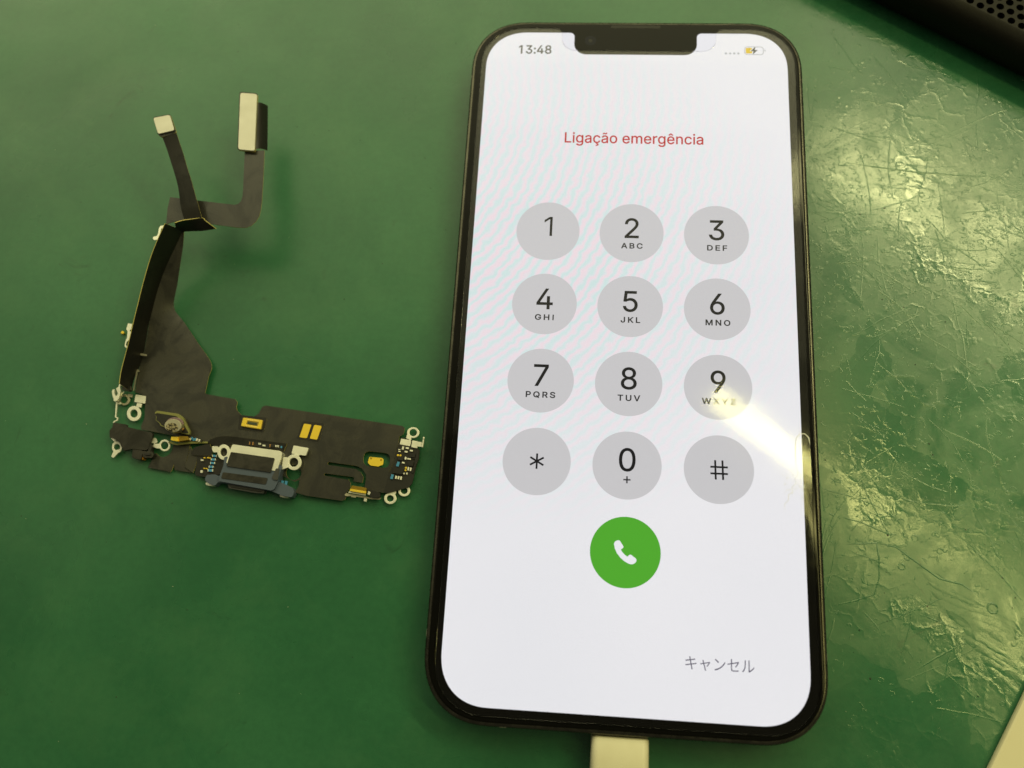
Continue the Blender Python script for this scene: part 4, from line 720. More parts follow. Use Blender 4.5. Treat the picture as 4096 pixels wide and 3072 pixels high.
lug_tab|ring|tin|0.612|0.35|0.05|-103.88,-26.36 -103.86,-26.30 -103.82,-26.26 -103.78,-26.22 -103.72,-26.20 -102.29,-25.78 -102.25,-25.77 -102.22,-25.78 -102.22,-25.81 -102.24,-25.85 -102.97,-26.84 -103.00,-26.89 -103.04,-26.94 -103.07,-26.99 -103.11,-27.04 -103.56,-27.65 -103.60,-27.69 -103.65,-27.71 -103.70,-27.71 -103.76,-27.69 -104.02,-27.55 -104.07,-27.51 -104.11,-27.47 -104.12,-27.42 -104.11,-27.36
lug_tab|ring|tin|0.624|0.35|0.05|-104.98,-23.66 -103.94,-23.78 -103.54,-24.29 -104.20,-24.39
ring_lug||tin|1|0.35|0.05|-91.98,-24.71 -92.09,-24.38 -92.28,-24.07 -92.54,-23.82 -92.85,-23.65 -93.19,-23.56 -93.52,-23.58 -93.82,-23.69 -94.06,-23.89 -94.23,-24.16 -94.32,-24.48 -94.30,-24.82 -94.20,-25.16 -94.00,-25.46 -93.74,-25.71 -93.43,-25.88 -93.10,-25.96 -92.77,-25.95 -92.47,-25.84 -92.22,-25.64 -92.05,-25.37 -91.97,-25.06;-92.35,-24.73 -92.44,-24.45 -92.62,-24.22 -92.87,-24.04 -93.14,-23.96 -93.42,-23.97 -93.66,-24.08 -93.84,-24.27 -93.94,-24.52 -93.94,-24.80 -93.84,-25.08 -93.66,-25.32 -93.42,-25.49 -93.14,-25.57 -92.86,-25.56 -92.62,-25.45 -92.44,-25.26 -92.35,-25.01
lug_tab|ring|tin|1.012|0.35|0.05|-96.21,-23.46 -96.19,-23.41 -96.16,-23.37 -96.11,-23.34 -96.05,-23.34 -95.40,-23.32 -95.34,-23.32 -95.28,-23.35 -95.23,-23.38 -95.19,-23.43 -94.83,-23.98 -94.81,-24.04 -94.80,-24.09 -94.82,-24.14 -94.86,-24.18 -95.21,-24.43 -95.26,-24.46 -95.31,-24.48 -95.38,-24.48 -95.44,-24.47 -96.21,-24.29 -96.26,-24.26 -96.30,-24.23 -96.32,-24.18 -96.32,-24.13
lug_tab|ring|tin|1.024|0.35|0.05|-95.47,-25.17 -95.53,-25.14 -95.56,-25.11 -95.57,-25.07 -95.56,-25.01 -95.40,-24.62 -95.37,-24.57 -95.33,-24.54 -95.28,-24.51 -95.22,-24.50 -94.35,-24.46 -94.29,-24.47 -94.24,-24.49 -94.20,-24.53 -94.17,-24.58 -93.83,-25.33 -93.82,-25.39 -93.83,-25.42 -93.86,-25.45 -93.91,-25.45 -94.58,-25.42 -94.65,-25.42 -94.72,-25.41 -94.78,-25.39 -94.85,-25.37
dull_ring||tin_dull|0.45|0.25|0.05|-102.56,-15.35 -102.68,-15.01 -102.89,-14.70 -103.18,-14.44 -103.53,-14.27 -103.90,-14.18 -104.27,-14.20 -104.60,-14.31 -104.88,-14.51 -105.07,-14.78 -105.16,-15.11 -105.15,-15.45 -105.03,-15.79 -104.82,-16.10 -104.53,-16.35 -104.18,-16.53 -103.81,-16.61 -103.44,-16.60 -103.11,-16.48 -102.83,-16.28 -102.64,-16.01 -102.55,-15.69;-103.07,-15.37 -103.17,-15.11 -103.35,-14.88 -103.59,-14.72 -103.86,-14.64 -104.13,-14.65 -104.37,-14.76 -104.55,-14.93 -104.64,-15.17 -104.64,-15.43 -104.54,-15.69 -104.36,-15.91 -104.12,-16.07 -103.85,-16.15 -103.58,-16.14 -103.34,-16.04 -103.16,-15.86 -103.07,-15.63
lug_tab|ring|tin_dull|0.462|0.25|0.05|-103.26,-14.25 -103.28,-14.20 -103.27,-14.18 -103.25,-14.16 -103.21,-14.15 -102.29,-14.19 -102.25,-14.19 -102.21,-14.21 -102.19,-14.25 -102.18,-14.29 -102.15,-14.77 -102.16,-14.81 -102.17,-14.84 -102.20,-14.86 -102.25,-14.86 -102.91,-14.75 -102.96,-14.74 -103.00,-14.72 -103.03,-14.68 -103.06,-14.64
forked_bracket||tin|1.2|0.9|0.04|-105.49,-13.66 -105.50,-13.62 -105.53,-13.59 -105.56,-13.58 -105.60,-13.59 -105.77,-13.64 -105.81,-13.66 -105.84,-13.69 -105.87,-13.72 -105.89,-13.77 -105.94,-13.94 -105.94,-13.99 -105.95,-14.04 -105.94,-14.09 -105.93,-14.13 -105.77,-14.69 -105.76,-14.74 -105.74,-14.79 -105.72,-14.84 -105.70,-14.88 -105.36,-15.53 -105.34,-15.57 -105.32,-15.62 -105.30,-15.67 -105.28,-15.72 -105.18,-16.02 -105.16,-16.07 -105.13,-16.09 -105.09,-16.11 -105.05,-16.11 -104.62,-16.04 -104.57,-16.03 -104.53,-16.01 -104.50,-15.98 -104.47,-15.95 -104.21,-15.49 -104.19,-15.45 -104.17,-15.40 -104.16,-15.35 -104.16,-15.30 -104.13,-14.06 -104.13,-14.01 -104.14,-13.96 -104.15,-13.91 -104.16,-13.86 -104.43,-12.88 -104.44,-12.83 -104.43,-12.79 -104.42,-12.75 -104.39,-12.72 -104.16,-12.54 -104.14,-12.51 -104.13,-12.49 -104.15,-12.47 -104.19,-12.46 -104.60,-12.41 -104.64,-12.41 -104.68,-12.43 -104.70,-12.45 -104.72,-12.49 -104.77,-12.95 -104.78,-13.00 -104.80,-13.04 -104.82,-13.08 -104.85,-13.11 -105.12,-13.34 -105.15,-13.38 -105.16,-13.41 -105.16,-13.46 -105.14,-13.50 -104.68,-14.31 -104.66,-14.36 -104.64,-14.41 -104.64,-14.45 -104.64,-14.50 -104.71,-14.86 -104.72,-14.90 -104.75,-14.93 -104.78,-14.95 -104.83,-14.96 -105.00,-14.96 -105.04,-14.96 -105.08,-14.94 -105.12,-14.91 -105.14,-14.87 -105.27,-14.61 -105.30,-14.57 -105.31,-14.52 -105.33,-14.47 -105.34,-14.42
spring_wire||tin|1|0.3|0|-105.62,-15.93 -105.11,-16.12 -104.92,-17.77 -104.72,-19.36 -104.25,-19.51 -104.28,-19.90 -104.86,-20.20 -104.94,-20.53 -104.64,-20.50 -104.61,-20.28 -104.05,-20.00 -104.03,-19.38 -104.51,-19.23 -104.65,-17.76 -104.79,-16.15 -104.99,-15.84
solder_blob||tin|0.8|0.4|0.1|-103.99,-16.32 -104.09,-16.18 -104.29,-16.10 -104.53,-16.11 -104.70,-16.21 -104.74,-16.35 -104.64,-16.48 -104.44,-16.56 -104.21,-16.55 -104.04,-16.46
black_block||chip|1.6|1|0.1|-103.62,-13.00 -103.62,-12.93 -103.59,-12.88 -103.53,-12.85 -103.46,-12.84 -102.09,-12.90 -102.01,-12.91 -101.95,-12.95 -101.92,-13.00 -101.90,-13.07 -101.84,-13.62 -101.84,-13.69 -101.86,-13.75 -101.91,-13.80 -101.97,-13.83 -102.18,-13.89 -102.26,-13.91 -102.34,-13.92 -102.42,-13.92 -102.50,-13.91 -103.42,-13.78 -103.50,-13.76 -103.55,-13.72 -103.59,-13.66 -103.60,-13.59
wire_link||tin|1.3|0.15|0|-104.36,-14.56 -103.82,-13.82 -103.67,-13.92 -104.18,-14.65 -104.57,-15.79 -104.79,-15.73
black_bracket||rubber|1.5|0.7|0.12|-104.34,-20.77 -104.33,-20.70 -104.30,-20.66 -104.25,-20.63 -104.17,-20.63 -101.67,-20.92 -101.59,-20.94 -101.52,-20.97 -101.47,-21.03 -101.43,-21.10 -101.36,-21.28 -101.32,-21.36 -101.27,-21.41 -101.21,-21.45 -101.13,-21.47 -95.92,-22.37 -95.84,-22.39 -95.78,-22.43 -95.73,-22.48 -95.70,-22.55 -95.61,-22.79 -95.59,-22.87 -95.58,-22.95 -95.58,-23.02 -95.59,-23.10 -95.81,-23.96 -95.83,-24.03 -95.84,-24.11 -95.85,-24.19 -95.86,-24.27 -95.98,-25.59 -96.00,-25.67 -96.02,-25.74 -96.06,-25.80 -96.11,-25.85 -96.27,-25.99 -96.33,-26.04 -96.40,-26.07 -96.47,-26.08 -96.55,-26.08 -99.05,-25.91 -99.14,-25.91 -99.22,-25.91 -99.30,-25.92 -99.38,-25.94 -100.81,-26.35 -100.88,-26.36 -100.95,-26.35 -101.02,-26.32 -101.08,-26.26 -101.63,-25.62 -101.68,-25.55 -101.74,-25.48 -101.79,-25.41 -101.84,-25.34 -102.16,-24.86 -102.21,-24.80 -102.27,-24.73 -102.33,-24.67 -102.40,-24.62 -103.11,-24.14 -103.19,-24.09 -103.26,-24.06 -103.34,-24.03 -103.43,-24.01 -104.34,-23.83 -104.42,-23.81 -104.48,-23.77 -104.52,-23.71 -104.55,-23.64 -104.80,-22.49 -104.81,-22.41 -104.80,-22.34 -104.78,-22.27 -104.74,-22.20 -104.45,-21.80 -104.41,-21.73 -104.38,-21.66 -104.36,-21.59 -104.35,-21.51
bracket_tail||rubber|0.5|1.6|0.5|-99.26,-26.19 -99.25,-26.01 -99.18,-25.89 -99.05,-25.83 -98.86,-25.83 -97.54,-26.01 -97.35,-26.07 -97.22,-26.16 -97.13,-26.31 -97.11,-26.49 -97.11,-27.69 -97.14,-27.87 -97.22,-27.98 -97.36,-28.04 -97.55,-28.02 -98.70,-27.80 -98.89,-27.73 -99.03,-27.63 -99.13,-27.48 -99.17,-27.29
tail_edge|bracket_tail|kapton|0.5|1.2|0.1|-97.44,-26.92 -97.44,-26.89 -97.42,-26.87 -97.41,-26.88 -97.38,-26.91 -96.92,-27.56 -96.89,-27.61 -96.88,-27.65 -96.89,-27.69 -96.91,-27.72 -97.04,-27.91 -97.07,-27.94 -97.10,-27.96 -97.14,-27.96 -97.19,-27.94 -97.40,-27.85 -97.44,-27.83 -97.47,-27.80 -97.48,-27.76 -97.49,-27.71
wire_tangle||rubber|0.9|1.2|0.25|-97.14,-26.50 -97.15,-26.38 -97.12,-26.29 -97.04,-26.24 -96.91,-26.24 -96.33,-26.29 -96.20,-26.29 -96.10,-26.24 -96.04,-26.16 -96.01,-26.03 -95.97,-25.11 -95.95,-25.00 -95.91,-24.92 -95.84,-24.85 -95.75,-24.80 -95.70,-24.78 -95.61,-24.76 -95.54,-24.77 -95.50,-24.83 -95.48,-24.93 -95.44,-25.87 -95.42,-26.01 -95.36,-26.14 -95.28,-26.25 -95.17,-26.35 -94.87,-26.59 -94.76,-26.69 -94.71,-26.79 -94.69,-26.91 -94.72,-27.03 -94.86,-27.35 -94.92,-27.46 -95.01,-27.53 -95.13,-27.57 -95.27,-27.56 -95.64,-27.51 -95.73,-27.50 -95.81,-27.51 -95.88,-27.54 -95.95,-27.58 -95.98,-27.60 -96.05,-27.63 -96.12,-27.65 -96.20,-27.65 -96.28,-27.62 -96.63,-27.48 -96.76,-27.42 -96.86,-27.33 -96.94,-27.21 -96.99,-27.08
wire_tangle||chip|2.1|0.25|0.1|-96.46,-26.79 -96.47,-26.74 -96.46,-26.70 -96.43,-26.68 -96.37,-26.67 -95.47,-26.69 -95.41,-26.70 -95.36,-26.73 -95.32,-26.77 -95.29,-26.82 -95.23,-26.97 -95.22,-27.02 -95.23,-27.06 -95.26,-27.09 -95.31,-27.09 -96.21,-27.10 -96.27,-27.09 -96.32,-27.07 -96.36,-27.03 -96.39,-26.97
edge_clip||tin|6|0.4|0.05|-98.96,21.66 -98.95,21.71 -98.96,21.75 -98.99,21.77 -99.04,21.77 -99.57,21.72 -99.63,21.70 -99.68,21.68 -99.72,21.64 -99.76,21.59 -99.92,21.25 -99.94,21.19 -99.96,21.13 -99.97,21.06 -99.97,20.99 -99.94,19.86 -99.94,19.80 -99.95,19.73 -99.97,19.67 -99.99,19.61 -100.07,19.42 -100.10,19.36 -100.14,19.32 -100.19,19.29 -100.25,19.26 -100.71,19.12 -100.77,19.10 -100.81,19.06 -100.84,19.01 -100.86,18.95 -100.89,18.77 -100.89,18.70 -100.88,18.65 -100.84,18.60 -100.79,18.55 -100.55,18.39 -100.49,18.36 -100.43,18.34 -100.36,18.33 -100.30,18.34 -100.04,18.41 -99.98,18.43 -99.94,18.46 -99.89,18.50 -99.86,18.55 -99.70,18.89 -99.68,18.95 -99.66,19.01 -99.64,19.07 -99.63,19.14 -99.53,19.88 -99.52,19.95 -99.51,20.02 -99.51,20.09 -99.51,20.16 -99.51,20.78 -99.50,20.85 -99.49,20.91 -99.46,20.96 -99.42,21.01 -99.14,21.29 -99.10,21.34 -99.07,21.39 -99.04,21.45 -99.01,21.51
edge_clip||tin|4|0.5|0.05|-103.93,-0.01 -103.92,0.05 -103.89,0.09 -103.84,0.11 -103.79,0.11 -103.11,0.04 -103.06,0.02 -103.02,-0.01 -102.99,-0.05 -102.98,-0.11 -102.95,-1.04 -102.95,-1.11 -102.97,-1.16 -103.00,-1.21 -103.04,-1.24 -103.26,-1.39 -103.30,-1.42 -103.30,-1.46 -103.28,-1.49 -103.24,-1.53 -103.07,-1.64 -103.01,-1.68 -102.97,-1.72 -102.95,-1.78 -102.94,-1.84 -102.86,-3.17 -102.87,-3.23 -102.88,-3.29 -102.90,-3.34 -102.93,-3.39 -103.33,-3.88 -103.36,-3.93 -103.39,-3.98 -103.41,-4.04 -103.42,-4.10 -103.47,-4.51 -103.47,-4.58 -103.46,-4.63 -103.43,-4.69 -103.39,-4.74 -103.20,-4.95 -103.16,-5.00 -103.14,-5.05 -103.14,-5.10 -103.16,-5.15 -103.20,-5.21 -103.23,-5.25 -103.27,-5.26 -103.31,-5.25 -103.36,-5.22 -103.59,-5.01 -103.64,-4.96 -103.67,-4.90 -103.69,-4.84 -103.70,-4.78 -103.74,-3.99 -103.74,-3.92 -103.73,-3.86 -103.72,-3.80 -103.71,-3.74 -103.56,-3.18 -103.55,-3.12 -103.54,-3.05 -103.54,-2.99 -103.54,-2.92 -103.64,-1.71 -103.65,-1.64 -103.67,-1.58 -103.71,-1.53 -103.75,-1.48 -103.93,-1.31 -103.97,-1.26 -104.00,-1.21 -104.02,-1.15 -104.02,-1.09
solder_dot||gold|0.1|0.5|0.1|-106.67,-0.64 -106.78,-0.45 -106.99,-0.34 -107.22,-0.34 -107.38,-0.47 -107.42,-0.66 -107.31,-0.85 -107.10,-0.96 -106.87,-0.95 -106.71,-0.83
notch_tab||tin_dull|2.3|0.1|0|-101.74,-5.76 -101.75,-5.71 -101.75,-5.67 -101.71,-5.65 -101.66,-5.64 -100.86,-5.69 -100.80,-5.70 -100.73,-5.71 -100.67,-5.72 -100.60,-5.73 -99.83,-5.90 -99.77,-5.92 -99.73,-5.95 -99.72,-6.00 -99.72,-6.05 -99.74,-6.12 -99.76,-6.18 -99.79,-6.21 -99.84,-6.24 -99.90,-6.24 -100.62,-6.19 -100.68,-6.18 -100.75,-6.17 -100.81,-6.16 -100.88,-6.14 -101.52,-5.98 -101.58,-5.96 -101.64,-5.92 -101.68,-5.88 -101.71,-5.82
notch_tab||tin_dull|1.6|0.1|0|-102.42,-9.14 -102.44,-9.09 -102.43,-9.06 -102.41,-9.04 -102.36,-9.03 -101.64,-9.01 -101.58,-9.01 -101.53,-9.02 -101.49,-9.04 -101.44,-9.07 -101.08,-9.34 -101.04,-9.37 -101.03,-9.39 -101.04,-9.42 -101.08,-9.44 -101.38,-9.57 -101.42,-9.59 -101.45,-9.62 -101.47,-9.66 -101.47,-9.71 -101.50,-11.47 -101.50,-11.52 -101.50,-11.57 -101.50,-11.62 -101.50,-11.68 -101.50,-13.56 -101.51,-13.60 -101.53,-13.63 -101.56,-13.64 -101.60,-13.64 -101.62,-13.63 -101.66,-13.62 -101.69,-13.59 -101.71,-13.56 -101.72,-13.52 -101.72,-11.16 -101.73,-11.11 -101.73,-11.06 -101.73,-11.01 -101.73,-10.95 -101.78,-9.72 -101.79,-9.67 -101.81,-9.63 -101.84,-9.60 -101.89,-9.57 -102.19,-9.44 -102.24,-9.42 -102.28,-9.39 -102.32,-9.35 -102.34,-9.30
microphone_board||board_edge|2.2|0.7|0.04|-95.49,-18.54 -95.53,-18.46 -95.53,-18.37 -95.51,-18.30 -95.46,-18.23 -95.27,-18.05 -95.20,-18.00 -95.12,-17.96 -95.03,-17.95 -94.93,-17.95 -90.74,-18.38 -90.64,-18.39 -90.54,-18.42 -90.45,-18.46 -90.36,-18.51 -89.69,-18.91 -89.61,-18.97 -89.53,-19.03 -89.46,-19.11 -89.40,-19.19 -87.69,-21.76 -87.65,-21.85 -87.61,-21.94 -87.59,-22.03 -87.59,-22.12 -87.60,-22.39 -87.61,-22.48 -87.65,-22.53 -87.72,-22.56 -87.80,-22.57 -88.48,-22.49 -88.58,-22.48 -88.68,-22.46 -88.78,-22.44 -88.88,-22.42 -89.70,-22.21 -89.80,-22.19 -89.89,-22.16 -89.99,-22.14 -90.09,-22.11 -93.72,-21.08 -93.81,-21.04 -93.89,-20.99 -93.96,-20.92 -94.01,-20.84 -94.07,-20.72 -94.13,-20.63 -94.19,-20.55 -94.26,-20.48 -94.35,-20.42 -94.94,-20.03 -95.01,-19.97 -95.07,-19.90 -95.10,-19.81 -95.11,-19.72 -95.10,-19.45 -95.11,-19.35 -95.12,-19.26 -95.16,-19.16 -95.20,-19.07
microphone_face|microphone_board|film_black|2.91|0.06|0|-95.33,-18.76 -95.37,-18.68 -95.38,-18.61 -95.34,-18.56 -95.27,-18.52 -95.19,-18.50 -95.10,-18.47 -95.00,-18.46 -94.91,-18.45 -94.81,-18.46 -91.11,-18.90 -91.02,-18.92 -90.92,-18.95 -90.82,-18.98 -90.73,-19.03 -89.99,-19.44 -89.91,-19.50 -89.82,-19.56 -89.75,-19.63 -89.68,-19.71 -87.84,-22.16 -87.80,-22.24 -87.79,-22.29 -87.83,-22.33 -87.91,-22.35 -88.30,-22.39 -88.40,-22.40 -88.50,-22.40 -88.59,-22.39 -88.69,-22.37 -89.67,-22.16 -89.77,-22.13 -89.87,-22.11 -89.97,-22.08 -90.07,-22.05 -93.51,-20.96 -93.60,-20.92 -93.69,-20.87 -93.76,-20.80 -93.83,-20.73 -93.89,-20.64 -93.96,-20.55 -94.03,-20.48 -94.11,-20.41 -94.19,-20.35 -94.83,-19.96 -94.91,-19.90 -94.96,-19.83 -94.98,-19.75 -94.98,-19.66 -94.96,-19.49 -94.96,-19.39 -94.98,-19.30 -95.01,-19.21 -95.06,-19.12
microphone_ring|microphone_board|purple_metal|2.98|0.35|0.06|-88.96,-20.45 -89.08,-20.12 -89.31,-19.82 -89.65,-19.57 -90.07,-19.38 -90.54,-19.27 -91.02,-19.25 -91.49,-19.31 -91.92,-19.46 -92.27,-19.68 -92.51,-19.96 -92.64,-20.27 -92.65,-20.61 -92.53,-20.93 -92.29,-21.23 -91.95,-21.48 -91.53,-21.67 -91.07,-21.77 -90.58,-21.80 -90.11,-21.73 -89.69,-21.59 -89.35,-21.37 -89.10,-21.09 -88.97,-20.78
microphone_can|microphone_board|tin_dull|3|1.3|0.12|-88.83,-21.12 -88.95,-20.77 -89.18,-20.45 -89.51,-20.18 -89.91,-19.98 -90.36,-19.86 -90.83,-19.84 -91.28,-19.90 -91.68,-20.05 -92.01,-20.29 -92.24,-20.58 -92.36,-20.92 -92.36,-21.27 -92.24,-21.62 -92.00,-21.94 -91.67,-22.21 -91.27,-22.41 -90.82,-22.53 -90.36,-22.56 -89.91,-22.49 -89.51,-22.34 -89.18,-22.11 -88.95,-21.81 -88.83,-21.48
microphone_mesh|microphone_board|mesh_speckle|4.31|0.06|0|-89.47,-21.52 -89.58,-21.25 -89.80,-21.00 -90.10,-20.81 -90.47,-20.70 -90.86,-20.67 -91.24,-20.73 -91.57,-20.88 -91.81,-21.09 -91.94,-21.35 -91.95,-21.63 -91.84,-21.91 -91.62,-22.15 -91.31,-22.34 -90.94,-22.45 -90.55,-22.48 -90.18,-22.42 -89.85,-22.28 -89.61,-22.07 -89.48,-21.81
copper_tab|microphone_board|copper|3|0.4|0.05|-89.35,-21.34 -89.33,-21.31 -89.31,-21.29 -89.27,-21.28 -89.23,-21.29 -88.71,-21.41 -88.68,-21.43 -88.66,-21.45 -88.65,-21.47 -88.66,-21.50 -88.78,-21.76 -88.80,-21.79 -88.82,-21.82 -88.85,-21.83 -88.89,-21.83 -89.48,-21.78 -89.51,-21.77 -89.53,-21.75 -89.54,-21.73 -89.53,-21.70
green_board||board_edge|1.3|0.35|0|-92.27,-24.16 -92.29,-24.12 -92.28,-24.09 -92.26,-24.06 -92.23,-24.04 -91.94,-23.95 -91.89,-23.94 -91.84,-23.93 -91.79,-23.94 -91.75,-23.95 -90.54,-24.32 -90.49,-24.33 -90.44,-24.34 -90.39,-24.33 -90.34,-24.33 -88.13,-23.84 -88.08,-23.83 -88.03,-23.82 -87.98,-23.81 -87.93,-23.81 -85.83,-23.66 -85.78,-23.65 -85.73,-23.65 -85.68,-23.65 -85.63,-23.65 -84.18,-23.64 -84.13,-23.65 -84.10,-23.66 -84.08,-23.70 -84.08,-23.74 -84.09,-23.87 -84.09,-23.91 -84.11,-23.95 -84.14,-23.96 -84.19,-23.97 -85.57,-24.03 -85.62,-24.04 -85.67,-24.04 -85.72,-24.04 -85.77,-24.05 -87.70,-24.22 -87.75,-24.23 -87.80,-24.23 -87.84,-24.24 -87.89,-24.25 -90.37,-24.63 -90.42,-24.63 -90.47,-24.64 -90.52,-24.63 -90.57,-24.62 -92.09,-24.34 -92.14,-24.33 -92.18,-24.31 -92.21,-24.28 -92.24,-24.23
gold_block||gold|1.7|1.4|0.08|-91.14,-23.34 -91.13,-23.30 -91.11,-23.27 -91.08,-23.25 -91.04,-23.24 -89.80,-23.21 -89.76,-23.22 -89.73,-23.24 -89.71,-23.27 -89.70,-23.31 -89.67,-24.03 -89.67,-24.07 -89.69,-24.10 -89.72,-24.11 -89.77,-24.11 -91.05,-23.94 -91.10,-23.93 -91.13,-23.91 -91.14,-23.88 -91.15,-23.83
gold_block||gold_dark|1.7|1.1|0.08|-89.75,-23.07 -89.73,-23.03 -89.70,-23.01 -89.66,-22.99 -89.62,-22.98 -87.95,-22.97 -87.90,-22.98 -87.86,-22.99 -87.83,-23.02 -87.81,-23.06 -87.61,-23.55 -87.60,-23.59 -87.61,-23.62 -87.63,-23.65 -87.67,-23.66 -89.61,-24.04 -89.65,-24.05 -89.68,-24.03 -89.70,-24.01 -89.72,-23.96 -89.82,-23.38 -89.82,-23.33 -89.82,-23.29 -89.81,-23.24 -89.80,-23.20
chip_component||tin|1.66|0.35|0.03|-87.78,-23.08 -87.50,-23.16 -87.61,-23.69 -87.88,-23.61
chip_component||blue_cap|1.66|0.35|0.03|-87.47,-22.87 -87.19,-22.95 -87.29,-23.48 -87.57,-23.40
chip_component||blue_cap|1.66|0.35|0.03|-87.06,-23.11 -86.78,-23.20 -86.89,-23.72 -87.16,-23.64
chip_component||blue_cap|1.66|0.35|0.03|-86.67,-23.03 -86.40,-23.11 -86.50,-23.64 -86.78,-23.56
chip_component||tin|1.66|0.35|0.03|-86.36,-23.11 -86.08,-23.20 -86.19,-23.73 -86.47,-23.64
chip_component||tin|1.66|0.35|0.03|-85.84,-23.25 -85.56,-23.34 -85.67,-23.87 -85.95,-23.78
chip_component||chip|1.66|0.35|0.03|-85.35,-23.23 -85.07,-23.32 -85.18,-23.84 -85.45,-23.76
port_shell||tin|1.1|2|0.15|-78.33,-24.50 -78.28,-24.39 -78.19,-24.31 -78.09,-24.27 -77.95,-24.26 -68.44,-25.15 -68.33,-25.17 -68.22,-25.21 -68.13,-25.28 -68.05,-25.37 -68.01,-25.41 -67.94,-25.51 -67.90,-25.61 -67.88,-25.72 -67.89,-25.84 -68.37,-28.93 -68.41,-29.05 -68.47,-29.13 -68.57,-29.18 -68.70,-29.18 -78.70,-28.14 -78.83,-28.11 -78.91,-28.05 -78.95,-27.95 -78.95,-27.83 -78.68,-25.89 -78.66,-25.75 -78.64,-25.61 -78.60,-25.47 -78.57,-25.34
port_housing||blue_plastic|0.4|2.55|0.15|-79.27,-26.77 -79.16,-26.75 -79.06,-26.77 -78.99,-26.83 -78.93,-26.93 -78.73,-27.42 -78.67,-27.53 -78.59,-27.61 -78.49,-27.66 -78.37,-27.69 -70.01,-28.59 -69.89,-28.58 -69.79,-28.55 -69.70,-28.49 -69.63,-28.40 -69.31,-27.81 -69.27,-27.75 -69.22,-27.70 -69.16,-27.66 -69.10,-27.63 -69.07,-27.62 -69.00,-27.61 -68.93,-27.60 -68.86,-27.61 -68.78,-27.63 -67.84,-28.02 -67.74,-28.08 -67.67,-28.15 -67.63,-28.25 -67.63,-28.36 -68.03,-31.09 -68.05,-31.21 -68.07,-31.33 -68.11,-31.45 -68.14,-31.56 -68.46,-32.50 -68.51,-32.61 -68.58,-32.71 -68.66,-32.79 -68.75,-32.86 -68.92,-32.95 -69.03,-33.00 -69.15,-33.04 -69.27,-33.05 -69.39,-33.04 -79.86,-31.74 -79.97,-31.71 -80.05,-31.66 -80.09,-31.57 -80.11,-31.46 -80.09,-31.16 -80.08,-31.04 -80.07,-30.92 -80.05,-30.80 -80.02,-30.68 -79.57,-28.75 -79.55,-28.62 -79.53,-28.50 -79.53,-28.38 -79.53,-28.25 -79.62,-27.16 -79.62,-27.05 -79.58,-26.95 -79.51,-26.88 -79.41,-26.82
port_housing_flange|port_housing|blue_plastic|0.5|1.9|0.2|-82.94,-31.70 -83.05,-31.55 -83.10,-31.41 -83.12,-31.25 -83.09,-31.10 -83.00,-30.83 -82.93,-30.69 -82.83,-30.58 -82.71,-30.51 -82.55,-30.48 -81.56,-30.38 -81.39,-30.37 -81.21,-30.38 -81.04,-30.40 -80.86,-30.45 -80.53,-30.56 -80.36,-30.61 -80.18,-30.65 -80.00,-30.68 -79.83,-30.70 -69.96,-31.60 -69.79,-31.61 -69.62,-31.59 -69.45,-31.56 -69.29,-31.51 -68.63,-31.27 -68.47,-31.22 -68.30,-31.20 -68.13,-31.20 -67.96,-31.24 -67.49,-31.36 -67.32,-31.41 -67.14,-31.46 -66.97,-31.52 -66.81,-31.59 -65.35,-32.16 -65.19,-32.24 -65.06,-32.34 -64.95,-32.47 -64.87,-32.62 -64.78,-32.85 -64.73,-33.01 -64.70,-33.17 -64.71,-33.33 -64.75,-33.48 -64.88,-33.83 -64.95,-33.96 -65.05,-34.05 -65.18,-34.10 -65.34,-34.10 -66.45,-33.98 -66.63,-33.96 -66.81,-33.93 -66.98,-33.88 -67.15,-33.83 -69.15,-33.16 -69.32,-33.10 -69.50,-33.06 -69.67,-33.03 -69.85,-33.00 -79.97,-31.86 -80.14,-31.86 -80.29,-31.90 -80.41,-31.98 -80.52,-32.10 -80.67,-32.33 -80.77,-32.45 -80.90,-32.51 -81.04,-32.53 -81.21,-32.51 -82.20,-32.23 -82.37,-32.17 -82.53,-32.09 -82.67,-31.98 -82.80,-31.86
port_pad|port_shell|rubber|3.12|0.12|0.03|-78.36,-26.09 -78.32,-25.97 -78.25,-25.89 -78.15,-25.85 -78.02,-25.84 -69.49,-26.62 -69.36,-26.65 -69.28,-26.71 -69.24,-26.81 -69.23,-26.93 -69.56,-29.28 -69.60,-29.40 -69.66,-29.48 -69.76,-29.53 -69.89,-29.53 -78.52,-28.74 -78.64,-28.71 -78.73,-28.65 -78.77,-28.56 -78.76,-28.44
port_pad|port_shell|rubber|2.97|0.1|0.03|-79.42,-30.20 -79.38,-30.08 -79.31,-30.00 -79.21,-29.95 -79.08,-29.94 -70.41,-30.64 -70.28,-30.66 -70.20,-30.72 -70.16,-30.81 -70.16,-30.93 -70.29,-31.69 -70.33,-31.80 -70.40,-31.89 -70.50,-31.93 -70.63,-31.93 -79.28,-31.19 -79.40,-31.16 -79.49,-31.10 -79.53,-31.01 -79.53,-30.89
port_nose||nose|0.45|1.5|0.2|-78.46,-32.26 -78.49,-32.17 -78.48,-32.11 -78.43,-32.08 -78.33,-32.07 -71.06,-32.86 -70.96,-32.88 -70.90,-32.93 -70.87,-33.00 -70.87,-33.09 -70.92,-33.37 -70.95,-33.46 -71.01,-33.53 -71.09,-33.57 -71.19,-33.58 -72.41,-33.57 -72.53,-33.57 -72.64,-33.56 -72.75,-33.55 -72.86,-33.54 -77.92,-32.94 -78.03,-32.92 -78.12,-32.87 -78.19,-32.80 -78.25,-32.71
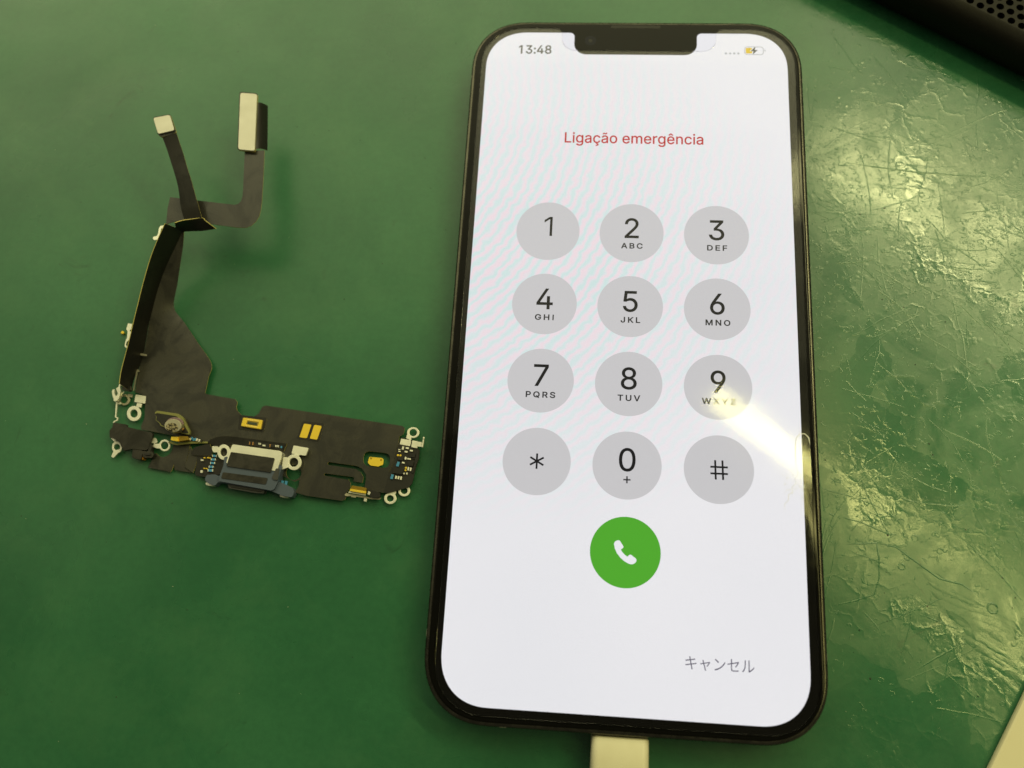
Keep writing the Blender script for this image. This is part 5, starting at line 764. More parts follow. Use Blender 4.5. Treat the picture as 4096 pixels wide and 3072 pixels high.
port_mouth|port_nose|film_black|1.4|0.6|0|-77.74,-32.63 -77.76,-32.60 -77.75,-32.58 -77.73,-32.57 -77.70,-32.57 -71.38,-33.22 -71.35,-33.23 -71.33,-33.24 -71.32,-33.27 -71.32,-33.30 -71.33,-33.34 -71.35,-33.38 -71.37,-33.40 -71.40,-33.41 -71.43,-33.41 -77.59,-32.78 -77.62,-32.77 -77.66,-32.76 -77.69,-32.73 -77.71,-32.70
port_screw|port_housing|tin|0.1|1.4|0.1|-81.13,-32.10 -81.22,-31.96 -81.43,-31.85 -81.73,-31.77 -82.08,-31.74 -82.45,-31.75 -82.80,-31.82 -83.07,-31.93 -83.23,-32.06 -83.28,-32.20 -83.19,-32.34 -82.98,-32.45 -82.68,-32.53 -82.33,-32.56 -81.95,-32.55 -81.61,-32.48 -81.34,-32.38 -81.18,-32.24
port_screw|port_housing|tin|0.1|1.4|0.1|-65.73,-33.71 -65.81,-33.57 -66.01,-33.46 -66.30,-33.38 -66.65,-33.35 -67.02,-33.37 -67.36,-33.43 -67.63,-33.53 -67.79,-33.66 -67.84,-33.81 -67.75,-33.94 -67.56,-34.06 -67.26,-34.13 -66.91,-34.16 -66.55,-34.15 -66.21,-34.08 -65.94,-33.98 -65.77,-33.85
port_side_clip|port_housing|nose|2.97|0.25|0.05|-68.70,-28.83 -68.67,-28.77 -68.62,-28.72 -68.56,-28.69 -68.49,-28.68 -68.20,-28.67 -68.13,-28.67 -68.08,-28.70 -68.05,-28.75 -68.04,-28.82 -68.01,-30.87 -68.02,-30.94 -68.05,-30.98 -68.10,-31.01 -68.17,-31.01 -68.86,-30.93 -68.93,-30.92 -69.00,-30.88 -69.05,-30.83 -69.09,-30.77 -69.17,-30.60 -69.20,-30.53 -69.21,-30.45 -69.21,-30.38 -69.19,-30.31
ring_lug||tin|1.7|0.5|0.05|-78.88,-25.68 -79.00,-25.24 -79.22,-24.84 -79.52,-24.51 -79.88,-24.28 -80.27,-24.17 -80.65,-24.19 -81.00,-24.33 -81.28,-24.59 -81.47,-24.94 -81.57,-25.36 -81.55,-25.80 -81.43,-26.25 -81.21,-26.64 -80.91,-26.97 -80.55,-27.20 -80.17,-27.31 -79.79,-27.29 -79.44,-27.15 -79.16,-26.89 -78.96,-26.54 -78.87,-26.13;-79.50,-25.71 -79.59,-25.42 -79.75,-25.16 -79.97,-24.98 -80.22,-24.88 -80.47,-24.89 -80.69,-25.01 -80.85,-25.21 -80.94,-25.48 -80.93,-25.78 -80.84,-26.07 -80.68,-26.33 -80.46,-26.51 -80.21,-26.60 -79.96,-26.59 -79.74,-26.48 -79.58,-26.28 -79.50,-26.01
lug_tab|ring|tin|1.712|0.5|0.05|-82.75,-24.74 -82.74,-24.68 -82.72,-24.64 -82.68,-24.62 -82.62,-24.62 -81.63,-24.65 -81.57,-24.66 -81.52,-24.68 -81.49,-24.72 -81.46,-24.78 -81.22,-25.66 -81.22,-25.72 -81.23,-25.76 -81.26,-25.79 -81.32,-25.80 -82.16,-25.88 -82.22,-25.88 -82.28,-25.86 -82.33,-25.82 -82.37,-25.78 -82.64,-25.40 -82.67,-25.35 -82.70,-25.29 -82.71,-25.23 -82.72,-25.16
ring_lug||tin|1.9|0.5|0.05|-63.98,-27.10 -64.10,-26.66 -64.34,-26.26 -64.67,-25.93 -65.07,-25.70 -65.51,-25.59 -65.95,-25.61 -66.35,-25.76 -66.69,-26.02 -66.93,-26.37 -67.06,-26.79 -67.06,-27.25 -66.94,-27.69 -66.71,-28.09 -66.37,-28.42 -65.97,-28.64 -65.54,-28.75 -65.10,-28.73 -64.70,-28.59 -64.36,-28.32 -64.12,-27.97 -63.99,-27.55;-64.62,-27.13 -64.72,-26.82 -64.91,-26.55 -65.18,-26.36 -65.48,-26.26 -65.80,-26.27 -66.08,-26.40 -66.29,-26.61 -66.41,-26.90 -66.42,-27.21 -66.33,-27.53 -66.13,-27.80 -65.87,-27.99 -65.56,-28.09 -65.25,-28.07 -64.97,-27.95 -64.76,-27.73 -64.64,-27.45
lug_tab|ring|tin|1.912|0.5|0.05|-66.03,-23.97 -66.01,-23.89 -65.97,-23.83 -65.90,-23.80 -65.82,-23.80 -63.08,-24.16 -62.99,-24.18 -62.94,-24.23 -62.92,-24.29 -62.92,-24.37 -63.22,-25.57 -63.25,-25.64 -63.30,-25.70 -63.37,-25.73 -63.46,-25.73 -66.02,-25.48 -66.10,-25.46 -66.16,-25.42 -66.19,-25.36 -66.19,-25.27
lug_tab|ring|tin|1.924|0.5|0.05|-67.79,-26.37 -67.78,-26.30 -67.75,-26.25 -67.70,-26.22 -67.63,-26.22 -66.85,-26.25 -66.78,-26.26 -66.72,-26.29 -66.69,-26.34 -66.68,-26.41 -66.59,-28.11 -66.59,-28.18 -66.62,-28.24 -66.66,-28.29 -66.72,-28.33 -67.66,-28.73 -67.72,-28.75 -67.77,-28.74 -67.79,-28.70 -67.80,-28.64
lug_tab|ring|tin|1.936|0.5|0.05|-65.66,-25.44 -64.51,-25.55 -64.76,-26.11 -65.64,-26.08
component_strip||board|1.43|0.12|0|-75.76,-23.25 -75.74,-23.18 -75.70,-23.13 -75.65,-23.11 -75.58,-23.10 -68.79,-23.71 -68.72,-23.72 -68.66,-23.76 -68.61,-23.81 -68.58,-23.88 -68.37,-24.60 -68.36,-24.67 -68.38,-24.72 -68.42,-24.74 -68.49,-24.74 -75.65,-23.98 -75.72,-23.96 -75.77,-23.92 -75.80,-23.87 -75.80,-23.80
chip_component||copper|1.56|0.3|0.02|-75.37,-23.34 -75.20,-23.36 -75.20,-23.90 -75.37,-23.89
chip_component||copper|1.56|0.3|0.02|-74.72,-23.36 -74.52,-23.38 -74.52,-23.96 -74.72,-23.94
chip_component||tin|1.56|0.3|0.02|-73.44,-23.45 -73.28,-23.47 -73.28,-23.82 -73.44,-23.80
chip_component||tin|1.56|0.3|0.02|-73.15,-23.47 -72.98,-23.48 -72.98,-23.84 -73.15,-23.82
chip_component||tin|1.56|0.3|0.02|-72.57,-23.77 -72.01,-23.83 -72.01,-24.12 -72.57,-24.06
chip_component||copper|1.56|0.3|0.02|-71.13,-23.66 -70.93,-23.67 -70.93,-24.19 -71.13,-24.17
chip_component||chip|1.56|0.3|0.02|-70.84,-23.64 -70.12,-23.71 -70.13,-24.29 -70.85,-24.22
chip_component||tin|1.56|0.3|0.02|-69.97,-23.74 -69.80,-23.75 -69.80,-24.14 -69.97,-24.12
chip_component||tin|1.56|0.3|0.02|-69.69,-23.76 -69.52,-23.77 -69.52,-24.16 -69.69,-24.14
chip_component||tin|1.56|0.3|0.02|-69.39,-23.76 -69.22,-23.77 -69.23,-24.19 -69.39,-24.18
chip_component||blue_cap|1.56|0.3|0.02|-68.81,-23.89 -68.52,-23.91 -68.52,-24.33 -68.82,-24.30
chip_component||blue_cap|1.21|0.35|0.03|-82.74,-26.25 -81.88,-26.28 -81.85,-26.70 -82.71,-26.67
chip_cap|chip_component|tin|1.215|0.37|0.02|-82.75,-26.29 -82.62,-26.29 -82.59,-26.71 -82.73,-26.70
chip_cap|chip_component|tin|1.215|0.37|0.02|-81.97,-26.25 -81.83,-26.26 -81.81,-26.68 -81.94,-26.67
chip_component||blue_cap|1.21|0.35|0.03|-82.90,-27.00 -81.97,-27.04 -81.94,-27.45 -82.87,-27.42
chip_cap|chip_component|tin|1.215|0.37|0.02|-82.92,-27.04 -82.77,-27.05 -82.74,-27.46 -82.89,-27.46
chip_cap|chip_component|tin|1.215|0.37|0.02|-82.08,-27.00 -81.93,-27.01 -81.90,-27.42 -82.05,-27.42
chip_component||blue_cap|1.21|0.35|0.03|-82.95,-27.71 -82.02,-27.75 -82.00,-28.17 -82.92,-28.13
chip_cap|chip_component|tin|1.215|0.37|0.02|-82.97,-27.75 -82.82,-27.76 -82.79,-28.18 -82.94,-28.17
chip_cap|chip_component|tin|1.215|0.37|0.02|-82.13,-27.71 -81.98,-27.72 -81.95,-28.14 -82.10,-28.13
chip_component||blue_cap|1.21|0.35|0.03|-83.10,-28.48 -82.21,-28.52 -82.18,-28.96 -83.07,-28.93
chip_cap|chip_component|tin|1.215|0.37|0.02|-83.12,-28.52 -82.98,-28.52 -82.95,-28.97 -83.09,-28.97
chip_cap|chip_component|tin|1.215|0.37|0.02|-82.31,-28.48 -82.17,-28.49 -82.14,-28.93 -82.28,-28.93
chip_component||blue_cap|1.21|0.35|0.03|-83.20,-29.17 -82.22,-29.21 -82.18,-29.72 -83.17,-29.68
chip_cap|chip_component|tin|1.215|0.37|0.02|-83.23,-29.21 -83.07,-29.22 -83.03,-29.73 -83.19,-29.73
chip_cap|chip_component|tin|1.215|0.37|0.02|-82.33,-29.17 -82.17,-29.18 -82.13,-29.69 -82.29,-29.68
chip_component||gold|1.21|0.35|0.03|-84.53,-26.84 -84.14,-26.85 -84.12,-27.08 -84.52,-27.06
chip_component||gold|1.21|0.35|0.03|-83.76,-26.79 -83.43,-26.80 -83.41,-27.06 -83.75,-27.05
chip_component||gold|1.21|0.35|0.03|-83.29,-26.84 -83.03,-26.85 -83.01,-27.10 -83.28,-27.09
chip_component||tin|1.21|0.35|0.03|-85.03,-27.29 -84.47,-27.31 -84.45,-27.63 -85.01,-27.61
chip_component||gold|1.21|0.35|0.03|-84.17,-28.99 -83.81,-29.00 -83.79,-29.23 -84.15,-29.21
chip_component||gold|1.21|0.35|0.03|-83.68,-29.03 -83.36,-29.04 -83.34,-29.27 -83.67,-29.25
chip_component||tin|1.21|0.35|0.03|-84.73,-29.51 -84.27,-29.53 -84.23,-30.04 -84.69,-30.02
chip_component||blue_cap|1.23|0.35|0.03|-67.83,-30.77 -67.34,-30.83 -67.38,-31.61 -67.86,-31.55
chip_component||blue_cap|1.23|0.35|0.03|-67.08,-30.81 -66.59,-30.87 -66.63,-31.68 -67.11,-31.62
chip_component||tin|1.23|0.35|0.03|-68.58,-30.82 -68.33,-30.85 -68.34,-31.26 -68.60,-31.23
ring_lug||tin|0.9|0.35|0.05|-41.05,-19.82 -41.13,-19.51 -41.30,-19.23 -41.56,-19.00 -41.87,-18.84 -42.22,-18.77 -42.58,-18.79 -42.91,-18.89 -43.20,-19.07 -43.41,-19.32 -43.53,-19.61 -43.55,-19.93 -43.47,-20.23 -43.30,-20.51 -43.04,-20.74 -42.73,-20.89 -42.38,-20.97 -42.02,-20.95 -41.69,-20.85 -41.41,-20.67 -41.20,-20.42 -41.07,-20.13;-41.53,-19.84 -41.60,-19.59 -41.75,-19.37 -41.97,-19.21 -42.23,-19.13 -42.50,-19.14 -42.74,-19.24 -42.93,-19.42 -43.05,-19.65 -43.07,-19.90 -43.00,-20.16 -42.85,-20.37 -42.63,-20.53 -42.37,-20.61 -42.10,-20.60 -41.86,-20.50 -41.67,-20.32 -41.55,-20.09
lug_tab|ring|tin|0.912|0.35|0.05|-43.51,-20.38 -43.49,-20.32 -43.46,-20.30 -43.43,-20.30 -43.38,-20.32 -42.88,-20.64 -42.83,-20.67 -42.78,-20.71 -42.74,-20.76 -42.70,-20.82 -42.58,-20.99 -42.55,-21.05 -42.53,-21.10 -42.53,-21.16 -42.54,-21.22 -42.57,-21.35 -42.59,-21.40 -42.63,-21.43 -42.67,-21.44 -42.73,-21.43 -43.50,-21.11 -43.55,-21.09 -43.59,-21.05 -43.60,-21.00 -43.60,-20.94
lug_tab|ring|tin|0.924|0.35|0.05|-44.64,-21.37 -44.62,-21.30 -44.58,-21.25 -44.53,-21.23 -44.46,-21.23 -42.73,-21.43 -42.66,-21.44 -42.62,-21.48 -42.59,-21.53 -42.58,-21.60 -42.64,-22.51 -42.66,-22.58 -42.69,-22.63 -42.74,-22.65 -42.81,-22.65 -44.64,-22.40 -44.71,-22.38 -44.75,-22.35 -44.77,-22.29 -44.77,-22.22
lug_tab|ring|tin|1.27|0.3|0.05|-42.28,-21.68 -42.27,-21.62 -42.23,-21.57 -42.18,-21.55 -42.11,-21.55 -41.28,-21.65 -41.21,-21.67 -41.16,-21.70 -41.13,-21.76 -41.12,-21.83 -41.14,-22.92 -41.15,-22.99 -41.18,-23.04 -41.23,-23.06 -41.30,-23.06 -42.19,-22.93 -42.26,-22.91 -42.31,-22.88 -42.34,-22.82 -42.34,-22.75
lug_tab|ring|tin|1.5|0.2|0.04|-41.19,-21.86 -41.18,-21.82 -41.16,-21.79 -41.13,-21.77 -41.09,-21.77 -40.35,-21.84 -40.31,-21.85 -40.28,-21.87 -40.26,-21.90 -40.25,-21.95 -40.24,-22.65 -40.24,-22.69 -40.26,-22.72 -40.29,-22.74 -40.33,-22.75 -41.13,-22.73 -41.17,-22.72 -41.20,-22.70 -41.22,-22.68 -41.22,-22.63
spring_pin||tin|1.4|0.9|0.05|-39.98,-21.06 -39.97,-21.04 -39.96,-21.02 -39.94,-21.01 -39.91,-21.02 -39.84,-21.04 -39.81,-21.05 -39.79,-21.07 -39.78,-21.09 -39.78,-21.12 -39.82,-21.86 -39.82,-21.89 -39.83,-21.92 -39.83,-21.95 -39.83,-21.99 -39.89,-22.86 -39.90,-22.88 -39.91,-22.91 -39.93,-22.93 -39.96,-22.94 -40.06,-22.97 -40.08,-22.98 -40.10,-22.97 -40.11,-22.95 -40.11,-22.93 -40.05,-22.00 -40.05,-21.96 -40.05,-21.93 -40.05,-21.90 -40.04,-21.87
spring_pin_tip|spring_pin|tin|2|0.5|0.05|-39.67,-21.09 -39.72,-20.96 -39.81,-20.88 -39.92,-20.89 -40.00,-20.97 -40.02,-21.11 -39.98,-21.24 -39.88,-21.32 -39.78,-21.31 -39.70,-21.23
chip_component||chip|1.27|0.45|0.04|-42.51,-24.19 -42.51,-24.15 -42.49,-24.13 -42.46,-24.12 -42.43,-24.11 -41.44,-24.21 -41.41,-24.22 -41.38,-24.23 -41.37,-24.26 -41.37,-24.30 -41.40,-24.93 -41.40,-24.96 -41.42,-24.99 -41.45,-25.00 -41.48,-25.00 -42.47,-24.91 -42.50,-24.90 -42.52,-24.88 -42.54,-24.86 -42.54,-24.82
chip_component||chip|1.27|0.45|0.04|-44.80,-24.96 -44.80,-24.93 -44.78,-24.91 -44.76,-24.89 -44.72,-24.89 -43.80,-24.98 -43.76,-24.99 -43.74,-25.00 -43.72,-25.03 -43.72,-25.07 -43.75,-25.64 -43.75,-25.67 -43.77,-25.69 -43.80,-25.71 -43.83,-25.71 -44.75,-25.62 -44.79,-25.61 -44.81,-25.60 -44.83,-25.57 -44.83,-25.53
chip_component||chip|1.27|0.45|0.04|-42.72,-25.79 -42.72,-25.76 -42.70,-25.74 -42.67,-25.72 -42.64,-25.72 -41.69,-25.81 -41.65,-25.82 -41.63,-25.84 -41.61,-25.86 -41.61,-25.90 -41.65,-26.65 -41.66,-26.69 -41.67,-26.71 -41.70,-26.72 -41.73,-26.73 -42.68,-26.64 -42.72,-26.63 -42.74,-26.61 -42.76,-26.59 -42.76,-26.55
chip_component||chip|1.27|0.45|0.04|-45.54,-27.19 -45.54,-27.16 -45.52,-27.13 -45.49,-27.12 -45.46,-27.12 -43.52,-27.30 -43.49,-27.30 -43.46,-27.32 -43.45,-27.35 -43.45,-27.38 -43.49,-28.39 -43.50,-28.42 -43.52,-28.44 -43.54,-28.46 -43.58,-28.46 -45.51,-28.28 -45.55,-28.27 -45.57,-28.25 -45.58,-28.23 -45.59,-28.19
conformal_bead||chip|1.26|0.25|0.08|-41.13,-23.71 -41.11,-23.65 -41.08,-23.61 -41.04,-23.59 -40.98,-23.58 -40.91,-23.57 -40.86,-23.58 -40.82,-23.60 -40.80,-23.64 -40.79,-23.70 -40.76,-25.04 -40.76,-25.10 -40.77,-25.16 -40.78,-25.23 -40.79,-25.29 -41.12,-26.57 -41.13,-26.63 -41.15,-26.69 -41.16,-26.75 -41.18,-26.82 -41.47,-27.93 -41.49,-27.99 -41.53,-28.02 -41.57,-28.04 -41.63,-28.04 -41.78,-28.01 -41.83,-28.00 -41.86,-27.97 -41.88,-27.93 -41.87,-27.88 -41.39,-26.27 -41.38,-26.21 -41.36,-26.15 -41.36,-26.08 -41.35,-26.02 -41.35,-25.40 -41.36,-25.34 -41.39,-25.31 -41.43,-25.28 -41.48,-25.28 -41.90,-25.30 -41.94,-25.29 -41.97,-25.28 -41.99,-25.25 -42.00,-25.21 -42.00,-25.20 -42.00,-25.16 -41.98,-25.13 -41.96,-25.11 -41.92,-25.10 -41.50,-25.05 -41.45,-25.04 -41.40,-25.01 -41.37,-24.96 -41.35,-24.91
chip_component||tin|1.265|0.35|0.03|-44.16,-22.85 -43.81,-22.89 -43.87,-23.53 -44.22,-23.48
chip_component||tin|1.265|0.35|0.03|-43.43,-22.94 -42.85,-23.01 -42.88,-23.36 -43.46,-23.29
chip_component||tin|1.265|0.35|0.03|-44.92,-23.40 -44.50,-23.46 -44.52,-23.65 -44.93,-23.59
chip_component||tin|1.265|0.35|0.03|-44.85,-23.77 -44.44,-23.82 -44.45,-24.01 -44.87,-23.96
chip_component||tin|1.265|0.35|0.03|-43.58,-23.70 -43.01,-23.77 -43.04,-24.09 -43.61,-24.02
chip_component||tin|1.265|0.35|0.03|-42.55,-23.43 -41.98,-23.50 -42.01,-23.82 -42.58,-23.75
chip_component||tin|1.265|0.35|0.03|-43.44,-24.93 -43.09,-24.97 -43.13,-25.51 -43.48,-25.46
chip_component||tin|1.265|0.35|0.03|-42.91,-25.10 -42.21,-25.19 -42.24,-25.50 -42.94,-25.41
chip_component||tin|1.265|0.35|0.03|-43.93,-25.92 -43.40,-25.99 -43.42,-26.31 -43.96,-26.24
chip_component||tin|1.265|0.35|0.03|-42.68,-26.95 -42.37,-26.99 -42.42,-27.65 -42.74,-27.61
chip_component||tin|1.265|0.35|0.03|-42.20,-27.01 -41.88,-27.05 -41.94,-27.74 -42.26,-27.70
chip_component||tin|1.265|0.35|0.03|-43.41,-28.10 -43.19,-28.13 -43.22,-28.47 -43.44,-28.44
chip_component||tin|1.265|0.35|0.03|-42.87,-28.05 -42.59,-28.09 -42.62,-28.46 -42.91,-28.43
chip_component||tin|1.265|0.35|0.03|-44.99,-28.80 -44.67,-28.84 -44.72,-29.43 -45.04,-29.39
chip_component||tin|1.265|0.35|0.03|-44.48,-28.84 -44.16,-28.88 -44.21,-29.47 -44.53,-29.43
chip_component||tin|1.265|0.35|0.03|-43.96,-28.88 -43.65,-28.91 -43.70,-29.57 -44.02,-29.53
chip_component||blue_cap|1.265|0.35|0.03|-44.87,-25.94 -44.39,-26.00 -44.44,-26.54 -44.91,-26.48
chip_component||blue_cap|1.265|0.35|0.03|-45.01,-26.40 -44.50,-26.47 -44.54,-26.94 -45.04,-26.88
chip_component||blue_cap|1.265|0.35|0.03|-45.85,-28.50 -45.35,-28.57 -45.38,-29.04 -45.89,-28.97
chip_component||blue_cap|1.265|0.35|0.03|-45.93,-28.98 -45.43,-29.05 -45.47,-29.51 -45.97,-29.45
gold_dot||gold|1.26|0.15|0.03|-44.73,-24.62 -44.79,-24.50 -44.90,-24.43 -45.02,-24.44 -45.12,-24.52 -45.15,-24.64 -45.10,-24.76 -44.99,-24.83 -44.86,-24.83 -44.76,-24.75
gold_dot||gold|1.26|0.15|0.03|-44.22,-24.63 -44.27,-24.51 -44.38,-24.44 -44.51,-24.45 -44.61,-24.53 -44.64,-24.65 -44.59,-24.77 -44.48,-24.84 -44.35,-24.84 -44.25,-24.76
gold_dot||gold|1.26|0.15|0.03|-42.88,-27.07 -42.93,-26.95 -43.04,-26.88 -43.17,-26.89 -43.26,-26.97 -43.29,-27.09 -43.24,-27.21 -43.13,-27.28 -43.00,-27.27 -42.91,-27.20
gold_dot||gold|1.26|0.15|0.03|-42.93,-27.57 -42.98,-27.45 -43.09,-27.38 -43.22,-27.38 -43.31,-27.46 -43.34,-27.59 -43.29,-27.70 -43.18,-27.77 -43.05,-27.77 -42.96,-27.69
ring_lug||tin|0.6|0.35|0.05|-41.91,-31.53 -41.98,-31.21 -42.15,-30.93 -42.40,-30.70 -42.70,-30.54 -43.04,-30.46 -43.38,-30.48 -43.70,-30.58 -43.97,-30.77 -44.17,-31.02 -44.28,-31.32 -44.30,-31.64 -44.22,-31.95 -44.05,-32.24 -43.81,-32.47 -43.51,-32.63 -43.17,-32.70 -42.83,-32.69 -42.51,-32.58 -42.24,-32.39 -42.04,-32.14 -41.93,-31.84;-42.41,-31.55 -42.47,-31.33 -42.61,-31.14 -42.81,-31.00 -43.04,-30.93 -43.28,-30.94 -43.50,-31.03 -43.67,-31.19 -43.78,-31.39 -43.80,-31.62 -43.73,-31.84 -43.60,-32.03 -43.40,-32.17 -43.16,-32.23 -42.92,-32.22 -42.70,-32.13 -42.53,-31.98 -42.43,-31.78
lug_tab|ring|tin|0.612|0.35|0.05|-43.83,-30.94 -43.88,-30.92 -43.91,-30.90 -43.91,-30.86 -43.88,-30.82 -43.33,-30.04 -43.29,-30.00 -43.24,-29.97 -43.19,-29.95 -43.13,-29.95 -42.10,-30.03 -42.05,-30.04 -42.02,-30.07 -42.00,-30.11 -42.01,-30.16 -42.11,-30.56 -42.12,-30.62 -42.14,-30.68 -42.16,-30.74 -42.17,-30.80 -42.23,-31.03 -42.25,-31.08 -42.28,-31.12 -42.32,-31.14 -42.38,-31.14
lug_tab|ring|tin|0.624|0.35|0.05|-43.22,-28.83 -43.21,-28.78 -43.18,-28.74 -43.14,-28.73 -43.08,-28.72 -42.08,-28.83 -42.03,-28.84 -41.99,-28.87 -41.97,-28.91 -41.97,-28.97 -42.03,-29.86 -42.05,-29.91 -42.07,-29.95 -42.11,-29.97 -42.17,-29.97 -43.23,-29.87 -43.28,-29.85 -43.32,-29.83 -43.34,-29.79 -43.34,-29.73
ring_lug||tin|0.6|0.35|0.05|-44.51,-33.17 -44.59,-32.85 -44.76,-32.57 -45.01,-32.34 -45.32,-32.18 -45.67,-32.11 -46.02,-32.13 -46.34,-32.23 -46.62,-32.42 -46.83,-32.67 -46.95,-32.97 -46.96,-33.29 -46.88,-33.60 -46.71,-33.88 -46.45,-34.11 -46.14,-34.27 -45.80,-34.34 -45.45,-34.32 -45.12,-34.22 -44.85,-34.03 -44.64,-33.78 -44.52,-33.48;-45.04,-33.19 -45.10,-32.97 -45.24,-32.78 -45.44,-32.65 -45.68,-32.58 -45.92,-32.59 -46.14,-32.68 -46.31,-32.83 -46.41,-33.03 -46.43,-33.26 -46.36,-33.48 -46.22,-33.67 -46.02,-33.81 -45.79,-33.88 -45.55,-33.86 -45.33,-33.77 -45.16,-33.62 -45.06,-33.42
lug_tab|ring|tin|0.612|0.35|0.05|-45.77,-31.52 -45.75,-31.46 -45.72,-31.41 -45.68,-31.37 -45.63,-31.34 -44.86,-30.94 -44.81,-30.92 -44.78,-30.92 -44.76,-30.95 -44.74,-31.00 -44.68,-31.93 -44.68,-31.99 -44.69,-32.05 -44.70,-32.11 -44.72,-32.17 -44.93,-32.73 -44.96,-32.78 -45.00,-32.81 -45.04,-32.81 -45.10,-32.80 -45.91,-32.48 -45.96,-32.45 -45.99,-32.41 -46.01,-32.37 -46.00,-32.31
lug_tab|ring|tin|0.624|0.35|0.05|-46.31,-29.93 -46.29,-29.87 -46.26,-29.84 -46.22,-29.82 -46.16,-29.82 -44.32,-30.07 -44.27,-30.08 -44.24,-30.10 -44.24,-30.14 -44.27,-30.18 -44.79,-30.90 -44.83,-30.94 -44.88,-30.98 -44.92,-31.02 -44.98,-31.05 -45.94,-31.53 -45.99,-31.55 -46.05,-31.56 -46.11,-31.55 -46.17,-31.54 -46.46,-31.41 -46.51,-31.38 -46.54,-31.34 -46.56,-31.30 -46.55,-31.24
contact_module||tin_dull|0.9|0.5|0.05|-54.78,-33.02 -54.80,-32.99 -54.80,-32.95 -54.79,-32.92 -54.76,-32.89 -54.56,-32.72 -54.52,-32.70 -54.48,-32.68 -54.44,-32.67 -54.39,-32.67 -50.72,-33.05 -50.67,-33.05 -50.63,-33.06 -50.58,-33.08 -50.54,-33.09 -50.22,-33.20 -50.18,-33.22 -50.13,-33.23 -50.09,-33.23 -50.04,-33.24 -48.96,-33.22 -48.91,-33.22 -48.87,-33.22 -48.82,-33.22 -48.77,-33.23 -47.53,-33.26 -47.49,-33.27 -47.48,-33.28 -47.48,-33.30 -47.49,-33.34 -47.66,-33.56 -47.69,-33.59 -47.73,-33.62 -47.77,-33.63 -47.81,-33.63 -49.21,-33.62 -49.25,-33.62 -49.30,-33.62 -49.35,-33.61 -49.40,-33.60 -50.65,-33.44 -50.70,-33.43 -50.75,-33.42 -50.79,-33.42 -50.84,-33.41 -53.38,-33.20 -53.42,-33.20 -53.47,-33.20 -53.52,-33.20 -53.57,-33.20 -54.52,-33.24 -54.56,-33.24 -54.60,-33.23 -54.64,-33.21 -54.67,-33.17
gold_block||gold|1.6|0.9|0.06|-53.52,-32.01 -53.50,-31.97 -53.47,-31.94 -53.44,-31.93 -53.40,-31.93 -50.39,-32.25 -50.35,-32.26 -50.32,-32.28 -50.30,-32.31 -50.30,-32.35 -50.33,-32.61 -50.34,-32.65 -50.36,-32.68 -50.39,-32.69 -50.44,-32.69 -53.51,-32.34 -53.55,-32.33 -53.57,-32.31 -53.58,-32.28 -53.58,-32.24
gold_block||gold_dark|1.4|0.7|0.06|-53.39,-31.28 -53.37,-31.24 -53.34,-31.22 -53.30,-31.20 -53.26,-31.20 -50.53,-31.51 -50.49,-31.52 -50.46,-31.55 -50.44,-31.58 -50.43,-31.62 -50.40,-32.12 -50.40,-32.16 -50.42,-32.18 -50.45,-32.20 -50.49,-32.20 -53.50,-31.87 -53.54,-31.86 -53.57,-31.84 -53.58,-31.82 -53.57,-31.78
contact_strip||tin|1.5|0.4|0.05|-53.91,-32.42 -53.89,-32.39 -53.87,-32.37 -53.84,-32.36 -53.80,-32.36 -50.53,-32.71 -50.49,-32.71 -50.47,-32.73 -50.46,-32.76 -50.46,-32.79 -50.47,-32.95 -50.48,-32.98 -50.50,-33.01 -50.52,-33.02 -50.56,-33.02 -53.90,-32.61 -53.94,-32.60 -53.95,-32.59 -53.96,-32.56 -53.95,-32.53
black_lump||chip|1.4|0.8|0.25|-50.18,-32.40 -50.19,-32.30 -50.18,-32.22 -50.13,-32.16 -50.04,-32.11 -49.96,-32.08 -49.86,-32.05 -49.76,-32.02 -49.65,-32.00 -49.54,-31.98 -49.04,-31.93 -48.93,-31.92 -48.83,-31.93 -48.72,-31.95 -48.62,-32.00 -48.36,-32.12 -48.26,-32.16 -48.16,-32.21 -48.05,-32.25 -47.95,-32.29 -47.74,-32.37 -47.65,-32.41 -47.59,-32.48 -47.55,-32.56 -47.55,-32.66 -47.56,-33.09 -47.58,-33.18 -47.63,-33.25 -47.70,-33.30 -47.79,-33.32 -48.61,-33.38 -48.72,-33.38 -48.82,-33.37 -48.93,-33.36 -49.04,-33.33 -49.75,-33.11 -49.85,-33.07 -49.93,-33.01 -49.99,-32.93 -50.03,-32.84
chip_component||tin|2|0.25|0.03|-49.92,-32.20 -49.46,-32.33 -49.62,-32.92 -50.07,-32.79
chip_component||tin|0.9|0.4|0.05|-50.89,-33.39 -50.32,-33.42 -50.32,-34.13 -50.89,-34.10
chip_component||tin_dull|1.2|0.3|0.03|-53.43,-33.08 -52.48,-33.16 -52.49,-33.48 -53.44,-33.39"""
